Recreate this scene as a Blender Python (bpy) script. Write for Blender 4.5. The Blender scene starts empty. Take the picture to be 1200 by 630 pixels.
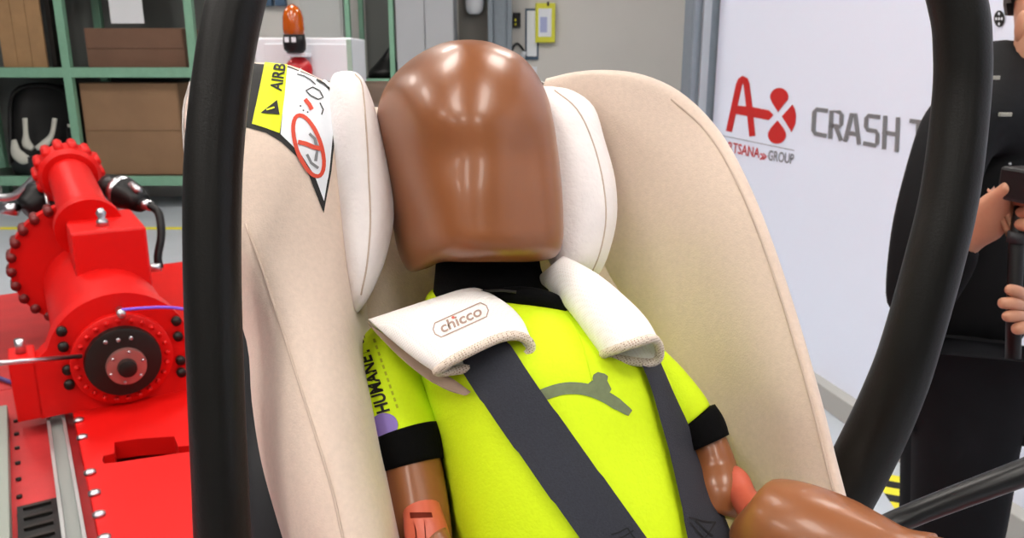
import bpy, bmesh, math, random
from mathutils import Vector, Matrix
from mathutils.bvhtree import BVHTree
from mathutils.geometry import interpolate_bezier
random.seed(4)
PI = math.pi
C = bpy.context.scene.collection
SC = bpy.context.scene

# ------------------------------------------------------------------ camera
F = 934.0
TH = math.radians(14.7)
CAM = Vector((0, 0, 1.54))
FW = Vector((0, math.cos(TH), -math.sin(TH)))
UP = Vector((0, math.sin(TH), math.cos(TH)))
RT = Vector((1, 0, 0))
cd = bpy.data.cameras.new('camera'); cam = bpy.data.objects.new('camera', cd); C.objects.link(cam)
cam.location = CAM; cam.rotation_euler = (PI/2 - TH, 0, 0)
cd.sensor_width = 36; cd.lens = 36*F/1200; cd.clip_start = 0.02; cd.clip_end = 60
cd.dof.use_dof = True; cd.dof.focus_distance = 0.59; cd.dof.aperture_fstop = 17
SC.camera = cam
SC.view_settings.view_transform = 'Standard'; SC.view_settings.look = 'None'
SC.view_settings.gamma = 1; SC.view_settings.use_curve_mapping = False
SC.view_settings.exposure = 0.0
LAMP = 18.8       # strength of the ceiling light diffusers

w = bpy.data.worlds.new('world'); SC.world = w; w.use_nodes = True
w.node_tree.nodes['Background'].inputs[0].default_value = (0, 0, 0, 1)
w.node_tree.nodes['Background'].inputs[1].default_value = 0.0      # the hall is closed: only its lamps give light

# ------------------------------------------------------------------ pixel helpers
def ray(px, py): return FW + RT*((px-600)/F) + UP*((315-py)/F)
def P(px, py, d): return CAM + ray(px, py)*d
def on_z(px, py, z):
    r = ray(px, py); return CAM + r*((z-CAM.z)/r.z)
def on_y(px, py, y):
    r = ray(px, py); return CAM + r*(y/r.y)
def on_plane(px, py, p0, n):
    r = ray(px, py); return CAM + r*((p0-CAM).dot(n)/r.dot(n))

# ------------------------------------------------------------------ materials
def lin(c):
    if isinstance(c, str): c = tuple(int(c[i:i+2], 16)/255 for i in (0, 2, 4))
    return tuple(x/12.92 if x <= .04045 else ((x+.055)/1.055)**2.4 for x in c) + (1,)
MATS = {}
def mat(name, col, rough=.6, metal=0, noise=0, nscale=20, bump=0, bscale=200, coat=0, sheen=0, spec=.5, emit=0, aniso=None):
    if name in MATS: return MATS[name]
    m = bpy.data.materials.new(name); m.use_nodes = True; MATS[name] = m
    nt = m.node_tree; b = nt.nodes['Principled BSDF']
    c = lin(col)
    b.inputs['Base Color'].default_value = c
    b.inputs['Roughness'].default_value = rough; b.inputs['Metallic'].default_value = metal
    b.inputs['Specular IOR Level'].default_value = spec
    b.inputs['Coat Weight'].default_value = coat; b.inputs['Coat Roughness'].default_value = .08
    b.inputs['Sheen Weight'].default_value = sheen
    tc = nt.nodes.new('ShaderNodeTexCoord')
    if noise:
        n = nt.nodes.new('ShaderNodeTexNoise'); n.inputs['Scale'].default_value = nscale; n.inputs['Detail'].default_value = 5
        nt.links.new(tc.outputs['Object'], n.inputs['Vector'])
        r = nt.nodes.new('ShaderNodeValToRGB')
        r.color_ramp.elements[0].position = .3; r.color_ramp.elements[1].position = .7
        r.color_ramp.elements[0].color = tuple(x*(1-noise) for x in c[:3]) + (1,)
        r.color_ramp.elements[1].color = tuple(min(1, x*(1+noise)) for x in c[:3]) + (1,)
        nt.links.new(n.outputs['Fac'], r.inputs[0]); nt.links.new(r.outputs[0], b.inputs['Base Color'])
    if bump:
        n2 = nt.nodes.new('ShaderNodeTexNoise'); n2.inputs['Scale'].default_value = bscale; n2.inputs['Detail'].default_value = 3
        nt.links.new(tc.outputs['Object'], n2.inputs['Vector'])
        bp = nt.nodes.new('ShaderNodeBump'); bp.inputs['Strength'].default_value = bump; bp.inputs['Distance'].default_value = .002
        nt.links.new(n2.outputs['Fac'], bp.inputs['Height']); nt.links.new(bp.outputs[0], b.inputs['Normal'])
    if emit:
        b.inputs['Emission Color'].default_value = c; b.inputs['Emission Strength'].default_value = emit
    return m
def mat_mesh_fabric(name, base, dot, scale):
    m = mat(name, base, .85, sheen=.3)
    nt = m.node_tree; b = nt.nodes['Principled BSDF']; tc = nt.nodes['Texture Coordinate']
    v = nt.nodes.new('ShaderNodeTexVoronoi'); v.inputs['Scale'].default_value = scale; v.inputs['Randomness'].default_value = .0
    mp = nt.nodes.new('ShaderNodeMapping'); mp.inputs['Rotation'].default_value = (.6, .5, .8)
    nt.links.new(tc.outputs['Object'], mp.inputs[0]); nt.links.new(mp.outputs[0], v.inputs['Vector'])
    r = nt.nodes.new('ShaderNodeValToRGB')
    r.color_ramp.elements[0].position = .22; r.color_ramp.elements[1].position = .42
    r.color_ramp.elements[0].color = lin(dot); r.color_ramp.elements[1].color = lin(base)
    nt.links.new(v.outputs['Distance'], r.inputs[0]); nt.links.new(r.outputs[0], b.inputs['Base Color'])
    bp = nt.nodes.new('ShaderNodeBump'); bp.inputs['Strength'].default_value = .5; bp.inputs['Distance'].default_value = .001
    nt.links.new(v.outputs['Distance'], bp.inputs['Height']); nt.links.new(bp.outputs[0], b.inputs['Normal'])
    return m

M_BEIGE = mat('beige_fabric', 'dcc8b8', .9, noise=.04, nscale=260, bump=.2, bscale=650, sheen=.3)
M_CREAM = mat('cream_plush', 'f3ecea', .95, noise=.03, nscale=60, bump=.4, bscale=260, sheen=.4)
M_SEAM = mat('seam_thread', 'c8b4a4', .9)
M_PAD = mat_mesh_fabric('perforated_pad_fabric', 'fbf8f5', 'f3ece5', 560)
M_PADRIM = mat_mesh_fabric('perforated_rim_fabric', 'e2d3c4', '9a7c62', 640)
M_PADIN = mat('pad_lining', 'b39a88', .9, bump=.3, bscale=400)
M_SKIN = mat('dummy_vinyl', '8a532f', .34, noise=.05, nscale=9, coat=.12, bump=.05, bscale=30)
M_ORANGE = mat('orange_joint', 'c25a42', .45)
M_NEON = mat('neon_fabric', 'd4f000', .8, bump=.25, bscale=500, noise=.02, nscale=300)
M_RIB = mat('black_rib_knit', '050506', .95, spec=.15, bump=.3, bscale=500)
M_WEB = mat('belt_webbing', '33353d', .8, spec=.25, noise=.12, nscale=700, bump=.3, bscale=900)
M_WEBD = mat('belt_stitch', '17181b', .9)
M_BLK = mat('black_powder_coat', '0b0a07', .42, bump=.1, bscale=500, spec=.3)
M_BLKPL = mat('black_plastic', '09090a', .45, spec=.35)
M_GREYPL = mat('charcoal_plastic', '1c1e22', .55)
M_RED = mat('red_machine_paint', 'd00b07', .45, spec=.3, noise=.05, nscale=4)
M_RED2 = mat('worn_red_paint', 'b5282a', .55, noise=.12, nscale=7)
M_STEEL = mat('bright_steel', 'c8c8cc', .28, metal=1)
M_DSTEEL = mat('dark_steel', '2a2724', .4, metal=.6)
M_ALU = mat('aluminium', 'b9bcbc', .4, metal=.7)
M_WHITE = mat('white_enamel', 'e4e8ee', .45)
M_BANNER = mat('banner_vinyl', 'e4edfe', .5, bump=.03, bscale=3)
M_LRED = mat('logo_red', 'c41b17', .6); M_LGREY = mat('logo_grey', '77797d', .6)
M_GREEN = mat('rack_green_paint', '78a58c', .5, noise=.05)
M_CARD = mat('cardboard', '8a6b50', .85, noise=.08, nscale=3)
M_CARD2 = mat('brown_cardboard', '6e5140', .85, noise=.08, nscale=3)
M_WOOD = mat('plywood', '9c7a55', .7, noise=.12, nscale=6)
M_WALL = mat('grey_wall_paint', 'd2d0cc', .8, noise=.02, nscale=2)
M_WALLD = mat('dark_grey_wall_paint', '7d8084', .85)
M_FLOOR = mat('painted_floor', 'b4bcc4', .4, noise=.04, nscale=3)
M_YEL = mat('yellow_paint', 'e6dc2a', .6)
M_BLACK = mat('black_print', '101010', .7)
M_LABW = mat('label_white', 'e6ebf2', .6); M_LABY = mat('label_yellow', 'e2f000', .6); M_LABR = mat('label_red', 'd23c1c', .6)

# ------------------------------------------------------------------ object helpers
def tag(o, label=None, cat=None, group=None, kind=None):
    if label: o['label'] = label
    if cat: o['category'] = cat
    if group: o['group'] = group
    if kind: o['kind'] = kind
    return o
def empty(name, loc, label, cat, group=None):
    o = bpy.data.objects.new(name, None); C.objects.link(o); o.location = loc; o.empty_display_size = .05
    tag(o, label, cat, group); return o
def worldloc(o):
    v = Vector((0, 0, 0))
    while o: v = v + o.location + (o.matrix_parent_inverse.translation if o.parent else Vector((0,0,0))); o = o.parent
    return v
def link(name, me, material, parent=None, smooth=True, label=None):
    o = bpy.data.objects.new(name, me); C.objects.link(o)
    if material: me.materials.append(material)
    if smooth: me.polygons.foreach_set('use_smooth', [True]*len(me.polygons))
    if parent:
        o.parent = parent; o.matrix_parent_inverse = Matrix.Translation(-worldloc(parent))
    if label: o['label'] = label
    return o
def mesh(name, vf, material, parent=None, smooth=True, label=None):
    v, f = vf
    me = bpy.data.meshes.new(name); me.from_pydata([tuple(x) for x in v], [], f); me.validate(); me.update()
    bm = bmesh.new(); bm.from_mesh(me); bmesh.ops.recalc_face_normals(bm, faces=bm.faces); bm.to_mesh(me); bm.free()
    return link(name, me, material, parent, smooth, label)
def from_bm(name, bm, material, parent=None, smooth=False, label=None):
    bmesh.ops.recalc_face_normals(bm, faces=bm.faces)
    me = bpy.data.meshes.new(name); bm.to_mesh(me); bm.free()
    return link(name, me, material, parent, smooth, label)
def merge(*vfs):
    V = []; Fc = []
    for v, f in vfs:
        o = len(V); V += list(v); Fc += [tuple(i+o for i in q) for q in f]
    return V, Fc

def cr(pts, n, closed=False):
    """Catmull-Rom resample of tuples / Vectors; n = samples per span"""
    pts = [tuple(p) for p in pts]; N = len(pts); out = []
    spans = N if closed else N-1
    for i in range(spans):
        if closed: a, b, c, d = pts[(i-1) % N], pts[i], pts[(i+1) % N], pts[(i+2) % N]
        else:
            b, c = pts[i], pts[i+1]
            a = pts[i-1] if i > 0 else tuple(2*x-y for x, y in zip(b, c))
            d = pts[i+2] if i+2 < N else tuple(2*x-y for x, y in zip(c, b))
        for k in range(n):
            t = k/n
            out.append(tuple(.5*((2*q) + (-p+r)*t + (2*p-5*q+4*r-s)*t*t + (-p+3*q-3*r+s)*t**3) for p, q, r, s in zip(a, b, c, d)))
    if not closed: out.append(pts[-1])
    return out
def grid(rows, nr=5, nc=5, closed=False, cam_space=True):
    """rows of control points (px,py,d) -> smooth quad grid"""
    R = [cr(r, nc, closed) for r in rows]
    cols = [cr(c, nr) for c in zip(*R)]
    R = list(zip(*cols)); nR, nC = len(R), len(R[0])
    V = [P(*p) if cam_space else Vector(p) for r in R for p in r]
    Fc = []
    for i in range(nR-1):
        for j in range(nC if closed else nC-1):
            k = (j+1) % nC
            Fc.append((i*nC+j, i*nC+k, (i+1)*nC+k, (i+1)*nC+j))
    return V, Fc, nR, nC
def capped(g):
    V, Fc, nR, nC = g; V = list(V); Fc = list(Fc)
    for i in (0, nR-1):
        c = sum((V[i*nC+j] for j in range(nC)), Vector())/nC; V.append(c); q = len(V)-1
        for j in range(nC):
            k = (j+1) % nC
            Fc.append((i*nC+j, i*nC+k, q) if i else (i*nC+k, i*nC+j, q))
    return V, Fc
def ring(cx, cy, cdp, hw, hd, n=20, e=2.0, tilt=0):
    """camera-space section: half width hw px, half depth hd m"""
    o = []
    for i in range(n):
        a = 2*PI*i/n; c, s = math.cos(a), math.sin(a)
        sx = math.copysign(abs(c)**(2/e), c); sy = math.copysign(abs(s)**(2/e), s)
        o.append((cx+hw*sx, cy+tilt*sx, cdp-hd*sy))
    return o
def tube(pts, r, n=10, sub=4, cap=True, flat=1.0, world=True):
    """tube along points (with radius r or list of radii)"""
    if not isinstance(r, (list, tuple)): r = [r]*len(pts)
    pr = [tuple(p)+(q,) for p, q in zip(pts, r)]
    S = cr(pr, sub) if sub > 1 else pr
    V = []; Fc = []; pn = None
    for i, s in enumerate(S):
        p = Vector(s[:3]); rr = s[3]
        a = Vector(S[max(0, i-1)][:3]); b = Vector(S[min(len(S)-1, i+1)][:3]); t = (b-a).normalized()
        if pn is None:
            pn = t.cross(Vector((.13, .99, .05))).normalized()
        pn = (pn - t*pn.dot(t)).normalized(); q = t.cross(pn)
        for k in range(n):
            an = 2*PI*k/n; V.append(p + pn*(math.cos(an)*rr) + q*(math.sin(an)*rr*flat))
    for i in range(len(S)-1):
        for k in range(n):
            l = (k+1) % n; Fc.append((i*n+k, i*n+l, (i+1)*n+l, (i+1)*n+k))
    if cap: Fc.append(tuple(range(n))[::-1]); Fc.append(tuple((len(S)-1)*n+k for k in range(n)))
    return V, Fc
def ptube(pts, rpx, n=16, sub=5, cap=True, flat=1.0):
    """limb through (px,py,d) with radii in pixels, round ends"""
    W = [P(*p) for p in pts]; R = [r*p[2]/F for r, p in zip(rpx, pts)]
    return tube(W, R, n, sub, cap, flat)
def box(c, s, M=None):
    V = []
    for x in (-.5, .5):
        for y in (-.5, .5):
            for z in (-.5, .5): V.append(Vector((x*s[0], y*s[1], z*s[2])))
    if M: V = [M @ v for v in V]
    V = [v+Vector(c) for v in V]
    return V, [(0,1,3,2),(4,6,7,5),(0,4,5,1),(2,3,7,6),(0,2,6,4),(1,5,7,3)]
def bbox(name, c, s, material, parent=None, M=None, bev=.004, label=None):
    v, f = box(c, s, M); bm = bmesh.new(); vs = [bm.verts.new(x) for x in v]
    for q in f: bm.faces.new([vs[i] for i in q])
    if bev: bmesh.ops.bevel(bm, geom=bm.edges[:], offset=bev, segments=2, affect='EDGES', profile=.5)
    return from_bm(name, bm, material, parent, False, label)
def disc(c, ax, r, h, n=32, r2=None):
    """cylinder from c along ax by h"""
    ax = Vector(ax).normalized(); a = ax.orthogonal().normalized(); b = ax.cross(a); c = Vector(c)
    r2 = r if r2 is None else r2
    V = [c + a*(math.cos(2*PI*k/n)*r) + b*(math.sin(2*PI*k/n)*r) for k in range(n)]
    V += [c + ax*h + a*(math.cos(2*PI*k/n)*r2) + b*(math.sin(2*PI*k/n)*r2) for k in range(n)]
    Fc = [(k, (k+1) % n, n+(k+1) % n, n+k) for k in range(n)] + [tuple(range(n))[::-1], tuple(range(n, 2*n))]
    return V, Fc
def lathe(c, ax, prof, n=32):
    """prof: (along, radius) list"""
    ax = Vector(ax).normalized(); a = ax.orthogonal().normalized(); b = ax.cross(a); c = Vector(c); V = []; Fc = []
    for h, r in prof:
        for k in range(n): V.append(c + ax*h + a*(math.cos(2*PI*k/n)*r) + b*(math.sin(2*PI*k/n)*r))
    for i in range(len(prof)-1):
        for k in range(n): Fc.append((i*n+k, i*n+(k+1) % n, (i+1)*n+(k+1) % n, (i+1)*n+k))
    Fc += [tuple(range(n))[::-1], tuple((len(prof)-1)*n+k for k in range(n))]
    return V, Fc
def slab(name, poly, nrm, h, material, parent=None, label=None):
    """flat polygon of world points extruded by h along nrm"""
    bm = bmesh.new(); vs = [bm.verts.new(p) for p in poly]; f = bm.faces.new(vs)
    r = bmesh.ops.extrude_face_region(bm, geom=[f])
    for v in r['geom']:
        if isinstance(v, bmesh.types.BMVert): v.co += Vector(nrm)*h
    return from_bm(name, bm, material, parent, False, label)
def hard(o, angle=35):
    me = o.data
    me.polygons.foreach_set('use_smooth', [True]*len(me.polygons))
    bm = bmesh.new(); bm.from_mesh(me)
    for e in bm.edges:
        if len(e.link_faces) == 2 and e.calc_face_angle(0) > math.radians(angle): e.smooth = False
    bm.to_mesh(me); bm.free(); return o

def carve(o, polys):
    """cut closed prisms (lists of near ring, far ring) out of a mesh"""
    bpy.context.view_layer.update()
    for a, b in polys:
        n = len(a); bm = bmesh.new(); vs = [bm.verts.new(p) for p in list(a)+list(b)]
        bm.faces.new(vs[:n]); bm.faces.new(vs[n:][::-1])
        for k in range(n): bm.faces.new([vs[k], vs[n+k], vs[n+(k+1) % n], vs[(k+1) % n]])
        bmesh.ops.recalc_face_normals(bm, faces=bm.faces)
        me = bpy.data.meshes.new('cut'); bm.to_mesh(me); bm.free()
        c = bpy.data.objects.new('cut', me); C.objects.link(c)
        md = o.modifiers.new('cut', 'BOOLEAN'); md.operation = 'DIFFERENCE'; md.solver = 'EXACT'; md.object = c
        dg = bpy.context.evaluated_depsgraph_get(); dg.update()
        new = bpy.data.meshes.new_from_object(o.evaluated_get(dg)); o.modifiers.clear(); o.data = new
        bpy.data.objects.remove(c); bpy.data.meshes.remove(me)
    return o
def carve_px(o, cast, pts, depth):
    d = [cast(x, y, 0) for x, y in pts]; dd = [(p-CAM).dot(FW) for p in d if p]
    carve(o, [([P(x, y, min(dd)-.02) for x, y in pts], [P(x, y, sum(dd)/len(dd)+depth) for x, y in pts])])
class Cast:
    """drops pixels from the photograph onto a surface"""
    def __init__(s, *vfs):
        s.t = [BVHTree.FromPolygons([tuple(x) for x in v], f) for v, f in vfs]
    def __call__(s, px, py, off=.001):
        r = ray(px, py).normalized(); best = None
        for t in s.t:
            h = t.ray_cast(CAM, r)
            if h[0] is not None and (best is None or h[3] < best[3]): best = h
        if best is None: return None
        n = best[1]
        if n.dot(r) > 0: n = -n
        return best[0] + n*off
class PlaneCast:
    def __init__(s, p, n): s.p, s.n = p, n
    def __call__(s, px, py, off=.002):
        q = on_plane(px, py, s.p, s.n); n = s.n if s.n.dot(CAM-s.p) > 0 else -s.n
        return q + n*off
def drape_bm(bm, cast, off):
    bad = []
    for v in bm.verts:
        p = cast(v.co.x, v.co.y, off)
        if p is None: bad.append(v)
        else: v.co = p
    if bad: bmesh.ops.delete(bm, geom=bad, context='VERTS')
def drape_poly(name, pts, cast, off, material, parent, cuts=2, label=None):
    bm = bmesh.new(); f = bm.faces.new([bm.verts.new((x, y, 0)) for x, y in pts])
    bmesh.ops.triangulate(bm, faces=[f])
    for _ in range(cuts): bmesh.ops.subdivide_edges(bm, edges=bm.edges[:], cuts=1, use_grid_fill=True)
    drape_bm(bm, cast, off)
    return from_bm(name, bm, material, parent, True, label)
def strip_px(pts, hw, closed=False):
    """pixel polyline -> ribbon quads in pixel space"""
    n = len(pts); V = []; Fc = []
    for i, p in enumerate(pts):
        a = pts[(i-1) % n] if closed or i else p; b = pts[(i+1) % n] if closed or i < n-1 else p
        dx, dy = b[0]-a[0], b[1]-a[1]; l = math.hypot(dx, dy) or 1
        h = hw[i] if isinstance(hw, list) else hw
        V += [(p[0]-dy/l*h, p[1]+dx/l*h, 0), (p[0]+dy/l*h, p[1]-dx/l*h, 0)]
    for i in range(n if closed else n-1):
        j = (i+1) % n; Fc.append((2*i, 2*i+1, 2*j+1, 2*j))
    return V, Fc
def drape_strip(name, pts, hw, cast, off, material, parent, closed=False, label=None):
    if not isinstance(hw, list):
        q = []
        for i, a in enumerate(pts):
            b = pts[(i+1) % len(pts)] if closed or i+1 < len(pts) else None
            if b is None: q.append(a); break
            m = max(1, int(math.hypot(b[0]-a[0], b[1]-a[1])/3))
            q += [(a[0]+(b[0]-a[0])*k/m, a[1]+(b[1]-a[1])*k/m) for k in range(m)]
        pts = q
    V, Fc = strip_px(pts, hw, closed); bm = bmesh.new(); vs = [bm.verts.new(v) for v in V]
    for f in Fc: bm.faces.new([vs[i] for i in f])
    drape_bm(bm, cast, off)
    return from_bm(name, bm, material, parent, True, label)
def drape_text(name, txt, p0, p1, upv, cast, off, material, parent, bold=0.0, cuts=0, label=None):
    """text with its baseline from pixel p0 to pixel p1, cap height vector upv (pixels)"""
    cu = bpy.data.curves.new('t', 'FONT'); cu.body = txt; cu.offset = bold; cu.resolution_u = 4
    o = bpy.data.objects.new('t', cu); C.objects.link(o)
    dg = bpy.context.evaluated_depsgraph_get(); dg.update()
    me = bpy.data.meshes.new_from_object(o.evaluated_get(dg)); bpy.data.objects.remove(o); bpy.data.curves.remove(cu)
    bm = bmesh.new(); bm.from_mesh(me); bpy.data.meshes.remove(me)
    xs = [v.co.x for v in bm.verts]; x0, x1 = min(xs), max(xs); cap = .69
    for v in bm.verts:
        u = (v.co.x-x0)/(x1-x0); k = v.co.y/cap
        v.co = (p0[0]+(p1[0]-p0[0])*u+upv[0]*k, p0[1]+(p1[1]-p0[1])*u+upv[1]*k, 0)
    drape_bm(bm, cast, off)
    return from_bm(name, bm, material, parent, False, label)
def arc(cx, cy, rx, ry, n=24, a0=0, a1=2*PI, rot=0):
    o = []
    for i in range(n):
        a = a0+(a1-a0)*i/(n if abs(a1-a0-2*PI) < 1e-6 else n-1)
        x, y = rx*math.cos(a), ry*math.sin(a); c, s = math.cos(rot), math.sin(rot)
        o.append((cx+x*c-y*s, cy+x*s+y*c))
    return o

# ------------------------------------------------------------------ the hall
def struct(o): o['kind'] = 'structure'; return o
X0, X1, Y0, Y1, H = -8.0, 6.0, -6.0, 9.2, 5.6
struct(bbox('floor', ((X0+X1)/2, (Y0+Y1)/2, -.05), (X1-X0+.4, Y1-Y0+.4, .1), M_FLOOR, bev=0))
struct(bbox('ceiling', ((X0+X1)/2, (Y0+Y1)/2, H+.05), (X1-X0+.4, Y1-Y0+.4, .1), mat('ceiling_paint', '8c8e90', .9), bev=0))
struct(bbox('wall_back', ((X0+X1)/2, Y1+.05, H/2), (X1-X0, .1, H), M_WALL, bev=0))
struct(bbox('wall_rear', ((X0+X1)/2, Y0-.05, H/2), (X1-X0, .1, H), M_WALLD, bev=0))
struct(bbox('wall_left', (X0-.05, (Y0+Y1)/2, H/2), (.1, Y1-Y0, H), M_WALLD, bev=0))
struct(bbox('wall_right', (X1+.05, (Y0+Y1)/2, H/2), (.1, Y1-Y0, H), M_WALLD, bev=0))
# ceiling lights: real fixtures, the only lamps of the hall
M_DIFF = mat('lamp_diffuser', 'fff8f0', .5, emit=LAMP)
def make_light(x, y):
    t = empty('ceiling_light_offscreen', (x, y, H), 'white ceiling light fixture hanging over the test hall', 'ceiling light', 'ceiling lights of the hall')
    bbox('housing', (x, y, H-1.22), (.9, 1.4, .06), M_WHITE, t)
    bbox('diffuser_offscreen', (x, y, H-1.265), (.8, 1.3, .03), M_DIFF, t)
    for s in (-.5, .5): mesh('hanger', disc((x, y+s, H-1.2), (0,0,1), .008, 1.2, 8), M_STEEL, t)
for x in (-4.4, -1.6, 1.2):
    for y in (-3.4, -0.6, 2.4, 5.6):
        make_light(x, y)

# partition with the white banner on the right
WD = Vector((-math.sin(math.radians(12)), math.cos(math.radians(12)), 0))   # along the banner, away from the camera
WN = Vector((-WD.y, WD.x, 0)); WN = WN if WN.x < 0 else -WN                 # out of the banner towards the seat
B0 = on_z(955, 436, .10); B0.z = 0
def banner_pt(s, z, off=0): return B0 + WD*s + Vector((0, 0, z)) + WN*off
q = on_plane(838, 60, B0, WN); SB = (q-B0).dot(WD)                          # far edge of the banner
def wbox(name, s0, s1, z0, z1, o0, o1, material, parent=None, bev=.004):
    M = Matrix.Rotation(math.atan2(WD.y, WD.x), 3, 'Z')
    c = banner_pt((s0+s1)/2, (z0+z1)/2, 0)
    sgn = 1 if (M @ Vector((0, 1, 0))).dot(WN) > 0 else -1
    c = c + WN*((o0+o1)/2)
    return bbox(name, c, (abs(s1-s0), abs(o1-o0), z1-z0), material, parent, M, bev)
part = struct(wbox('wall_partition', -5, SB-.03, 0, 3.2, -.13, -.03, mat('partition_panel', 'c8ccd2', .7), None, 0))
ban = empty('banner', banner_pt(0, .1), 'white banner wall with red logo and grey lettering behind the seat', 'banner')
wbox('banner_sheet', -4.6, SB-.028, .1, 3.1, -.025, 0, M_BANNER, ban, 0)
BC = PlaneCast(B0, WN)
def zz(x, y): return (840+x/5.25, 80+y/5.25)
def zl(*a): return [zz(*p) for p in a]
logo = drape_strip('logo_letter', zl((77,388),(108,245),(138,105),(150,75),(163,64),(177,72),(186,100),(205,260),(222,417)), 3.6, BC, .003, M_LRED, ban)
drape_poly('logo_crossbar', zl((118,228),(225,238),(325,258),(352,288),(322,318),(215,298),(112,278)), BC, .0035, M_LRED, ban, 0)
drape_poly('logo_petal', zl((380,268),(345,215)) + [zz(*p) for p in arc(387,176,56,56,14,PI*.95,PI*2.1)] + zl((420,215)), BC, .003, M_LRED, ban, 0)
drape_poly('logo_petal', zl((377,320),(412,365)) + [zz(*p) for p in arc(373,408,56,56,14,PI*-.08,PI*1.08)] + zl((335,365)), BC, .003, M_LRED, ban, 0)
drape_poly('logo_petal', zl((403,295),(468,222),(483,250),(491,290),(486,340),(463,392)), BC, .003, M_LRED, ban, 0)
drape_strip('logo_line', zl((20,411),(65,420),(480,505)), .35, BC, .003, M_LGREY, ban)
drape_text('logo_text', 'ARTSANA', zz(32,503), zz(264,552), (1, -11.5), BC, .003, M_LRED, ban, .01)
for k in range(2):
    drape_strip('logo_arrow', zl((272+16*k,523),(290+16*k,543),(270+16*k,560)), .9, BC, .003, M_LRED, ban)
drape_text('logo_text', 'GROUP', zz(316,563), zz(474,588), (1, -11.5), BC, .003, M_LGREY, ban, .01)
GLY = {'C': [[(1,1),(.18,1),(0,.88),(0,.12),(.18,0),(1,0)]],
  'R': [[(0,0),(0,1),(.82,1),(1,.9),(1,.55),(.82,.44),(0,.44)], [(.5,.44),(1,0)]],
  'A': [[(0,0),(.38,1),(.62,1),(1,0)], [(.14,.27),(.86,.27)]],
  'S': [[(1,1),(.16,1),(0,.9),(0,.6),(.16,.5),(.84,.5),(1,.4),(1,.1),(.84,0),(0,0)]],
  'H': [[(0,0),(0,1)], [(1,0),(1,1)], [(0,.5),(1,.5)]], 'T': [[(0,1),(1,1)], [(.5,0),(.5,1)]]}
def stroke_letter(ch, xa, xb, hw=2.5):
    """square grey capital on the banner between two photo columns"""
    V = []; Fc = []
    def q(u, v):
        x = xa+hw+(xb-xa-2*hw)*u; base = 158.5+(x-953)*.197; top = 125.3+(x-953)*.122
        return (x+1.5*v, base-hw+(top-base+2*hw)*v)
    for k, st in enumerate(GLY[ch]):
        pts = [q(*p) for p in st]
        a, b = pts[0], pts[1]; l = math.hypot(b[0]-a[0], b[1]-a[1]); pts[0] = (a[0]-(b[0]-a[0])*hw/l, a[1]-(b[1]-a[1])*hw/l)
        a, b = pts[-1], pts[-2]; l = math.hypot(b[0]-a[0], b[1]-a[1]); pts[-1] = (a[0]-(b[0]-a[0])*hw/l, a[1]-(b[1]-a[1])*hw/l)
        v, f = strip_px(pts, hw); o = len(V); V += [BC(x, y, .003+.0004*k) for x, y, _ in v]; Fc += [tuple(i+o for i in w_) for w_ in f]
    return mesh('banner_letter', (V, Fc), M_LGREY, ban, False)
for ch, xa, xb in (('C',951,969.5),('R',971,988),('A',989,1009.5),('S',1012,1031),('H',1034,1054),('T',1065,1086)): stroke_letter(ch, xa, xb)
drape_poly('target_mark', arc(1172, 22, 6.4, 9.8, 24), BC, .003, M_BLACK, ban, 0)
for dx, dy in ((-3.3,0),(3.3,0),(0,-6),(0,6),(0,0)):
    drape_poly('target_dot', arc(1172+dx, 22+dy, 1.2, 1.8, 10), BC, .0045, M_LABW, ban, 0)
M_POST = mat('bluegrey_steel_paint', '7c8791', .5, noise=.04)
post = empty('steel_post', banner_pt(SB+.1, 0), 'blue-grey steel post at the end of the banner wall', 'post')
wbox('post_core', SB, SB+.12, 0, 3.4, -.14, .15, M_POST, post)
wbox('post_flange', SB-.025, SB, 0, 3.4, .045, .095, mat('lightgrey_steel_paint', 'a3abb3', .5), post)
wbox('post_flange', SB-.02, SB, 0, 3.4, .12, .15, M_POST, post)
rail = wbox('base_rail', -4.8, SB-.03, 0, .1, -.02, .06, mat('grey_rail', 'a9a9a4', .5))
tag(rail, 'grey base rail along the foot of the white banner', 'rail')

# floor markings
def floor_poly(pts, z=.002): return [on_z(px, py, 0)+Vector((0,0,z)) for px, py in pts]
ln = slab('floor_line', [Vector((-8, 7.33, .0)), Vector((1, 7.33, 0)), Vector((1, 7.43, 0)), Vector((-8, 7.43, 0))], (0,0,1), .003, M_YEL)
tag(ln, 'thin yellow line painted on the grey floor before the rack', 'floor line')
hz = empty('hazard_tape', on_z(1055, 582, 0), 'yellow and black striped hazard tape on the floor behind the standing person', 'tape')
h0 = on_z(1047, 570, 0); hd_ = (on_z(1066, 597, 0)-h0).normalized(); hp = Vector((-hd_.y, hd_.x, 0))
for k in range(-2, 4):
    a = h0 + hd_*(k*.055)
    slab('stripe', [a+hp*-.05, a+hd_*.055+hp*-.05, a+hd_*.085+hp*.05, a+hd_*.03+hp*.05], (0,0,1), .002, M_YEL if k % 2 == 0 else M_BLACK, hz)

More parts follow.
